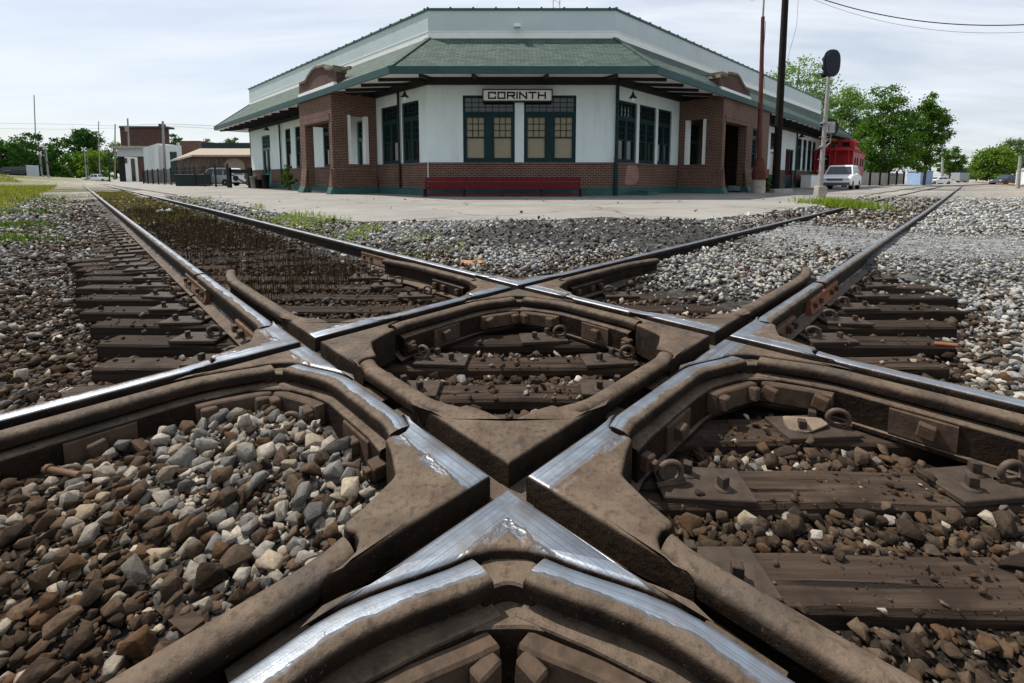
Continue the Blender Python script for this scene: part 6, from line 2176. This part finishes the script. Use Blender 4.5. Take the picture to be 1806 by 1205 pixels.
def car(loc, heading, label, mat, kind='suv', name='parked_car', cat='car'):
    """car pointing along +x locally"""
    e = empty(name, loc, heading, label=label, cat=cat)
    if kind == 'suv':
        Lh, Wd, belt, roofz = 2.40, 1.88, 1.02, 1.80
        body = [(-2.38, .42), (-2.42, .62), (-2.36, 1.02), (1.15, 1.05), (2.10, 0.97), (2.32, 0.86), (2.38, 0.60), (2.34, .42), (1.95, .32), (-1.95, .32)]
        gh = [(-2.28, 1.02), (-2.10, 1.72), (-1.9, 1.80), (0.10, 1.80), (0.30, 1.76), (1.12, 1.04)]
    elif kind == 'pickup':
        Lh, Wd, belt, roofz = 2.7, 1.9, 1.05, 1.80
        body = [(-2.7, .5), (-2.72, 1.05), (1.2, 1.08), (2.4, 1.0), (2.62, .85), (2.66, .5), (2.2, .38), (-2.2, .38)]
        gh = [(-0.75, 1.06), (-0.55, 1.76), (0.55, 1.80), (1.2, 1.06)]
    else:
        Lh, Wd, belt, roofz = 2.3, 1.78, 0.92, 1.45
        body = [(-2.28, .40), (-2.30, .80), (-1.9, .95), (1.0, .92), (2.0, .82), (2.26, .66), (2.28, .38), (1.8, .26), (-1.8, .26)]
        gh = [(-1.75, .93), (-1.15, 1.38), (-.6, 1.45), (0.15, 1.43), (1.02, .92)]
    h = Wd / 2
    m = MB(); m.ext([(x, -h, z) for x, z in body], (0, Wd, 0)); m.build('body', mat, e, bevel=0.06, segs=2)
    # greenhouse, narrower at the top
    m = MB()
    n = len(gh)
    def inset_y(z): return h - 0.05 - 0.20 * (z - belt) / (roofz - belt)
    vs = [(x, -inset_y(z), z) for x, z in gh] + [(x, inset_y(z), z) for x, z in gh]
    m.add(vs, [tuple(range(n))[::-1], tuple(range(n, 2 * n))] + [(i, (i + 1) % n, n + (i + 1) % n, n + i) for i in range(n)])
    cab = m.build('cabin', mat, e, bevel=0.03, segs=2)
    # glass
    def glass(nm, pts, nrm):
        q = MB(); q.ext([Vector(p) + Vector(nrm) * 0.012 for p in pts], Vector(nrm) * -0.02); q.build(nm, M_GLS, e)
    x1, z1 = gh[-1]; x0, z0 = gh[-2]
    f = 0.10
    a = [(x1 + (x0 - x1) * t, z1 + (z0 - z1) * t) for t in (f, 1 - f)]
    nz = Vector((z0 - z1, 0, x1 - x0)).normalized()
    if nz.z < 0: nz = -nz
    glass('windscreen', [(a[0][0], -inset_y(a[0][1]) + .08, a[0][1]), (a[0][0], inset_y(a[0][1]) - .08, a[0][1]), (a[1][0], inset_y(a[1][1]) - .08, a[1][1]), (a[1][0], -inset_y(a[1][1]) + .08, a[1][1])], nz)
    x2, z2 = gh[0]; x3, z3 = gh[1]
    a = [(x2 + (x3 - x2) * t, z2 + (z3 - z2) * t) for t in (0.15, 0.9)]
    nz = Vector((-(z3 - z2), 0, x3 - x2)).normalized()
    glass('rear_window', [(a[0][0], -inset_y(a[0][1]) + .1, a[0][1]), (a[0][0], inset_y(a[0][1]) - .1, a[0][1]), (a[1][0], inset_y(a[1][1]) - .1, a[1][1]), (a[1][0], -inset_y(a[1][1]) + .1, a[1][1])], nz)
    zb, zt = belt + 0.08, roofz - 0.12
    def xa(z, rear):   # cabin front / rear x at height z
        (xa0, za0), (xa1, za1) = ((gh[0], gh[1]) if rear else (gh[-1], gh[-2]))
        return xa0 + (xa1 - xa0) * (z - za0) / (za1 - za0)
    xs_ = [xa(zb, True) + 0.12, xa(zb, False) - 0.22]
    cuts = [xs_[0] + (xs_[1] - xs_[0]) * t for t in ((0, .32, .66, 1) if kind == 'suv' else (0, .5, 1))]
    for sgn in (-1, 1):
        for i in range(len(cuts) - 1):
            a0, a1 = cuts[i] + .04, cuts[i + 1] - .04
            t0 = a0 if i else xa(zt, True) + 0.14
            t1 = a1 if i < len(cuts) - 2 else xa(zt, False) - 0.10
            yb, yt = inset_y(zb) * sgn, inset_y(zt) * sgn
            glass('side_window', [(a0, yb, zb), (a1, yb, zb), (max(t1, t0 + .05), yt, zt), (t0, yt, zt)], (0, sgn * 0.96, 0.28))
        for x in (-1.42, 1.45) if kind != 'pickup' else (-1.65, 1.65):
            rw = 0.36 if kind != 'sedan' else 0.32
            w = empty('wheel', (0, 0, 0)); w.parent = e; w.location = (x, sgn * (h - 0.10), rw)
            q = MB(); q.lathe([(rw * .62, -0.11), (rw * .95, -0.11), (rw, -0.06), (rw, 0.06), (rw * .95, 0.11), (rw * .62, 0.11)], n=18, axis='Y'); q.build('tyre', M_TYRE, w)
            q = MB(); q.lathe([(0.03, -0.115), (rw * .6, -0.10), (rw * .64, 0.0), (rw * .6, 0.10), (0.03, 0.115)], n=14, axis='Y'); q.build('rim', M_RIM, w)
        fx = body[5][0] if kind == 'suv' else 2.2
        q = MB(); q.box((fx - 0.03, sgn * (h - 0.26), 0.76), (0.14, 0.40, 0.15)); q.build('headlight', M_LAMP, e, bevel=0.03)
        q = MB(); q.box((-Lh + 0.03, sgn * (h - 0.16), 0.86), (0.10, 0.20, 0.30)); q.build('tail_light', M_RED, e, bevel=0.02)
        q = MB(); q.box((0.95 if kind != 'pickup' else .9, sgn * (h + 0.10), belt + 0.08), (0.12, 0.22, 0.16)); q.build('mirror', mat, e, bevel=0.03)
    fx = 2.36 if kind == 'suv' else (2.62 if kind == 'pickup' else 2.24)
    q = MB(); q.box((fx - .02, 0, 0.75), (0.10, Wd * 0.50, 0.16)); q.build('grille', M_GRILL, e, bevel=0.02)
    q = MB(); q.box((fx + 0.02, 0, 0.47), (0.12, Wd * 0.92, 0.14)); q.build('bumper', M_GRILL if kind != 'sedan' else mat, e, bevel=0.03)
    return e


p = at(1483, 314, 33.6); p.z = -0.09
car(p, math.radians(225.5), 'white sport utility car parked behind the signal mast', M_CARW, 'suv')
p = at(383, 314, 46); p.z = -0.03
car(p, math.radians(178), 'pale silver car behind the black iron fence', M_CARS, 'suv')
p = at(171, 314, 104); p.z = -0.1
car(p, math.radians(192), 'white pickup truck on the far street by the left crossing signals', M_CARW, 'pickup', 'pickup_truck', 'pickup truck')
p = at(1653, 314, 84); p.z = -0.42
car(p, math.radians(185), 'white sedan parked by the pole along the right track', M_CARW, 'sedan')
p = at(13, 314, 100); p.z = 1.40
car(p, math.radians(200), 'dark car with a pale roof parked at the far left edge', M_CARD, 'suv')
p = at(37, 314, 92); p.z = 1.25
car(p, math.radians(205), 'dark blue car parked just left of the grey relay cabinet', M_CARD, 'suv')
p = at(1775, 314, 82); p.z = -0.4
car(p, math.radians(190), 'black car in the shade under the pale right trees', M_CARD, 'suv')

# dark bin behind the fence
m = MB(); m.box((0, 0, 0.55), (2.5, 1.4, 1.1), taper=1.04); m.box((0, 0, 1.13), (2.62, 1.5, 0.08))
p = at(341, 314, 44); o = m.build('rubbish_skip', simple('dark_green_skip', (0.010, 0.026, 0.024), bmp=0.1), None, loc=(p.x, p.y, -0.05), bevel=0.03)
tag(o, 'dark rubbish skip behind the iron fence beside the silver car', 'skip')

# far lorry on the right road
e = empty('box_truck', (at(1686, 314, 170).x, 170, -0.9), math.radians(0), label='grey box truck far off beside the right track', cat='truck')
m = MB(); m.box((0, 0, 2.15), (3.6, 6.5, 3.0)); m.build('cargo_box', M_GREYM, e, bevel=0.05)
m = MB(); m.box((1.9, 0.5, 1.35), (1.2, 2.4, 1.9)); m.build('cab', M_CARW, e, bevel=0.15)
m = MB(); m.box((0, -3.2, 0.5), (3.3, 0.2, 0.35)); m.build('bumper', M_GRILL, e)
for sx in (-1.3, 1.3):
    m = MB(); m.lathe([(0.2, -0.2), (0.5, -0.2), (0.5, 0.2), (0.2, 0.2)], n=14, axis='X'); m.build('wheel', M_TYRE, e, loc=(sx, -2.2, 0.5))

# red caboose
M_CAB = simple('red_caboose_paint', (0.40, 0.022, 0.030), rough=0.5, var=0.2, vscale=1.2, bmp=0.1)
M_CABF = simple('sun_faded_red_paint', (0.36, 0.12, 0.12), rough=0.7, var=0.25, vscale=1.0, bmp=0.1)
pc = at(1463, 314, 42.5)
CB = empty('caboose', (pc.x, pc.y, -0.12), math.radians(45), label='red railway caboose standing behind the white car', cat='caboose')
m = MB(); m.box((5.0, 0, 2.25), (6.6, 2.9, 2.35)); m.build('body', M_CABF, CB, bevel=0.03)
m = MB(); m.box((1.66, 0, 2.25), (0.06, 2.86, 2.33)); m.build('end_wall', M_CAB, CB)
m = MB(); m.ext([(0.2, -1.62, 3.42), (0.2, 1.62, 3.42), (0.2, 0.9, 3.72), (0.2, -0.9, 3.72)], (8.6, 0, 0)); m.build('roof', M_CAB, CB, bevel=0.02)
m = MB(); m.box((5.0, 0, 4.12), (2.4, 2.4, 0.95)); m.build('cupola', M_CAB, CB, bevel=0.04)
m = MB()
for x in (4.4, 5.6):
    m.box((x, -1.21, 4.18), (0.6, 0.03, 0.42))
m.box((3.79, 0.5, 4.18), (0.03, 0.6, 0.42)); m.box((3.79, -0.5, 4.18), (0.03, 0.6, 0.42)); m.build('cupola_window', M_GLASS, CB)
m = MB(); m.box((0.85, 0, 1.02), (1.6, 2.7, 0.14)); m.build('end_platform', M_IRON, CB)
m = MB()
for y in (-1.25, -0.45, 0.45, 1.25): m.tube([(0.15, y, 1.05), (0.15, y, 2.05)], 0.035, 6)
m.tube([(0.15, -1.25, 2.05), (0.15, 1.25, 2.05)], 0.04, 6); m.tube([(0.15, -1.25, 1.55), (0.15, 1.25, 1.55)], 0.03, 6)
for y in (-1.3, 1.3): m.tube([(0.2, y, 1.05), (0.2, y, 3.45)], 0.04, 6)
m.build('railing', M_CAB, CB)
m = MB()
for y in (-0.32, 0.12): m.tube([(0.1, y, 1.0), (0.1, y, 3.9), (0.5, y, 4.0)], 0.03, 6)
for z in np.arange(1.2, 3.8, 0.3): m.tube([(0.1, -0.32, z), (0.1, 0.12, z)], 0.022, 6)
m.build('ladder', M_CAB, CB)
m = MB(); m.box((1.62, 0.7, 2.1), (0.05, 0.7, 1.9)); m.build('door', M_DARK, CB)
m = MB()
for x in (2.7, 4.0, 6.0, 7.3): m.box((x, -1.46, 2.45), (0.55, 0.04, 0.75))
m.build('window', M_GLASS, CB)
for x in (2.0, 3.4, 6.6, 8.0):
    for y in (-0.75, 0.75):
        m = MB(); m.lathe([(0.12, -0.07), (0.42, -0.07), (0.45, 0.05), (0.12, 0.07)], n=16, axis='Y'); m.build('wheel', M_IRON, CB, loc=(x, y, 0.46))
m = MB(); m.box((5.0, 0, 0.9), (7.6, 2.2, 0.25)); m.box((2.7, 0, 0.5), (2.4, 1.7, 0.22)); m.box((7.3, 0, 0.5), (2.4, 1.7, 0.22)); m.build('underframe', M_IRON, CB)

# ================================================================== SMALL THINGS NEAR THE DEPOT
def pot(px, Y, r, h, mat, label, name='planter', cat='planter'):
    p = at(px, 314, Y); m = MB(); m.lathe([(r * .72, 0), (r, h), (r * 1.08, h), (r * 1.08, h + .05), (r * .85, h + .05)], n=14)
    o = m.build(name, mat, None, loc=(p.x, p.y, 0.01)); return tag(o, label, cat)


pot(447, 35.0, 0.26, 0.85, M_CONC, 'pale concrete urn at the far left corner of the depot', 'urn', 'urn')
pot(458, 34.0, 0.36, 0.62, M_POLEW, 'dark wooden tub planter left of the teal depot door')
pot(468, 33.6, 0.28, 0.95, M_IRON, 'black litter bin before the teal depot door', 'litter_bin', 'litter bin')
p = RWL.p(1.55, 0.75, 0)
m = MB(); m.box((0, 0, 0.10), (0.95, 0.55, 0.20)); m.box((0, 0, 0.215), (1.0, 0.6, 0.03))
o = m.build('step_box', M_PLIN, None, loc=(p.x, p.y, -0.02), rz=math.radians(45), bevel=0.01); tag(o, 'low green step box at the right front wall of the depot', 'step')
p = RWL.p(31.0, 0.9, 0)
m = MB(); m.box((0, 0, 0.55), (3.8, 0.8, 1.1)); m.box((0, 0, 1.12), (3.9, 0.9, 0.06))
o = m.build('chest_freezer', M_WTRIM, None, loc=(p.x, p.y, -0.10), rz=math.radians(45), bevel=0.04); tag(o, 'white chest cabinet against the right wing beyond the dark utility pole', 'cabinet')
p = at(1377, 338, 23.0)
m = MB(); m.box((0, 0, 0.12), (0.95, 0.5, 0.30)); o = m.build('concrete_block', M_CONC, None, loc=(p.x, p.y, -0.06), bevel=0.03); tag(o, 'weathered concrete block at the foot of the utility pole', 'block')

# blue shed, grey shed
e = empty('shed', (at(1622, 314, 72).x, 72, -0.4), label='small pale blue shed under the rightmost maple', cat='shed')
m = MB(); m.box((0, 0, 1.1), (1.9, 2.4, 2.2)); m.build('wall', simple('pale_blue_paint', (0.26, 0.36, 0.55), bmp=0.05), e)
m = MB(); m.box((0, 0, 2.26), (2.1, 2.6, 0.12)); m.build('roof', M_GREYM, e)
e = empty('metal_building', (at(1872, 314, 62).x, 64, -0.4), label='grey metal building at the right edge under the pale trees', cat='building')
m = MB(); m.box((0, 0, 1.1), (3.6, 4, 2.3)); m.build('wall', M_CORR, e, uv=True)
m = MB(); m.ext([(-1.9, -2.1, 2.25), (1.9, -2.1, 2.25), (0, -2.1, 2.9)], (0, 4.2, 0)); m.build('roof', M_GREYM, e)

# left crossing gear
e = empty('relay_cabinet', (at(59, 314, 76).x, 76, 0.45), label='grey steel relay cabinet on the grass bank by the left track', cat='cabinet')
m = MB(); m.box((0, 0, 1.25), (1.25, 0.9, 2.3)); m.build('case', M_PANEL, e, bevel=0.05)
m = MB(); m.box((0, -0.46, 1.2), (1.05, 0.03, 1.9)); m.build('door', M_PANEL, e)
m = MB(); m.box((0, 0, 0.05), (1.4, 1.0, 0.2)); m.build('base', M_CONC, e)


def xsignal(px, Y, top, label, arm=1):
    p = at(px, 314, Y); p.z = -0.1
    H_ = at(px, top, Y).z + 0.1
    e = empty('crossing_signal', p, label=label, cat='crossing signal', group='crossing signals on the far left street')
    m = MB(); m.tube([(0, 0, 0), (0, 0, H_)], [0.12, 0.09], 8); m.build('mast', M_ALU, e)
    for s_ in (-1, 1):
        m = MB(); m.bar((-0.55, -0.12, H_ - 0.3 - s_ * 0.4), (0.55, -0.12, H_ - 0.3 + s_ * 0.4), 0.03, 0.22, up=(0, 0, 1)); m.build('crossbuck', M_WTRIM, e)
    for s_ in (-0.4, 0.4):
        m = MB(); m.lathe([(0.28, -0.16), (0.28, -0.12), (0.14, -0.10)], c=(s_, 0, H_ * 0.55), n=16, axis='Y'); m.build('lamp', M_IRON, e)
    m = MB(); m.box((0, 0.1, H_ * 0.55), (1.0, 0.08, 0.08)); m.build('lamp_bar', M_ALU, e)
    m = MB(); m.box((0.15 * arm, 0.25, 0.9), (0.5, 0.4, 0.6)); m.build('gate_motor', M_ALU, e, bevel=0.03)
    m = MB(); m.bar((0.3 * arm, 0.1, 1.0), (0.5 * arm, 0.1, H_ * 1.0), 0.05, 0.04); m.build('gate_arm', M_ALU, e)
    return e


xsignal(86, 98, 258, 'grey crossing signal left of the left track', -1)
xsignal(153, 100, 261, 'grey crossing signal left of the white pickup', 1)
xsignal(75, 108, 268, 'grey crossing signal between the relay cabinet and the other left signal', -1)
m = MB(); m.box((0, 0, 0.05), (5.5, 3.0, 0.24))
p = at(44, 314, 62); o = m.build('concrete_slab', M_CONC, None, loc=(p.x, p.y, 0.08), bevel=0.02); tag(o, 'pale concrete slab in the grass bank below the relay cabinet', 'slab')

# far street over the left track
m = MB()
q = [at(-150, 314, 96), at(330, 314, 96), at(330, 314, 112), at(-150, 314, 112)]
m.add([(v.x, v.y, 0.0) for v in q], [(0, 1, 2, 3)])
tag(m.build('street', M_PAVE), 'pale street crossing the left track far off', 'street', kind='structure')
# rusty siding on the right
m = MB()
a, b = at(1715, 314, 190), at(1840, 314, 40)
for off in (0, 1.5):
    m.bar((a.x + off, a.y, -0.75), (b.x + off + 0.6, b.y, -0.12), 0.09, 0.16)
o = m.build('siding_rail', M_ORANGE); tag(o, 'rusty rails of a siding at the far right edge', 'rail')

# ================================================================== LOOSE THINGS ON THE BALLAST
def rock(name, px, py, z, r, mat, label, cat, seed, sq=(1, 1, 1)):
    vs, fs = hull_stone(seed, 18, True)
    m = MB(); m.add([(v[0] * r * sq[0], v[1] * r * sq[1], v[2] * r * sq[2]) for v in vs], fs)
    p = onz(px, py, z); o = m.build(name, mat, None, loc=p)
    return tag(o, label, cat)


M_OST = simple('orange_stone', (0.36, 0.19, 0.11), rough=0.9, var=0.25, vscale=14, bmp=0.4, bscale=60)
M_TST = simple('tan_flat_stone', (0.20, 0.150, 0.108), rough=0.9, var=0.3, vscale=14, bmp=0.5, bscale=60)
rock('stone', 842, 466, -0.07, 0.10, M_OST, 'orange brown stone beyond the far corner of the crossing', 'stone', 900, (1.6, 1, .6))
rock('flat_stone', 1418, 748, -0.165, 0.085, M_TST, 'large flat tan stone at the back of the right pocket', 'stone', 903, (1.25, 0.8, 0.55))
rock('flat_stone', 1800, 985, -0.19, 0.055, M_TIE, 'dark brown stone lying on the nearest tie at the right edge', 'stone', 905, (1.4, 1, .8))
m = MB()
for k in range(3):
    vs, fs = hull_stone(920 + k, 9); m.add([(v[0] * .13 + (k - 1) * .1, v[1] * .1, v[2] * .14 + .1) for v in vs], fs)
o = m.build('plastic_bag', M_WTRIM, None, loc=onz(291, 380, -0.15)); tag(o, 'crumpled white plastic bag between the left rails', 'plastic bag')
a, b = onz(1650, 606, -0.17), onz(1692, 610, -0.14)
m = MB(); m.tube([a, b], 0.012, 8); o = m.build('rod', M_ORANGE); tag(o, 'short rusty rod sticking out beside the right tie ends', 'rod')
a, b = onz(88, 828, -0.11), onz(140, 838, -0.10)
m = MB(); m.tube([a, b], 0.009, 8); m.tube([a, a + (a - b).normalized() * 0.016], 0.014, 8); o = m.build('spike', M_BAR); tag(o, 'rusty rail spike lying on the stones in the left pocket', 'spike')
a, b = onz(280, 1062, -0.15), onz(345, 1115, -0.14)
m = MB(); m.bar(a, b, 0.035, 0.022); o = m.build('wood_splinter', M_TIE2); tag(o, 'splinter of brown wood lying among the stones at lower left', 'wood')
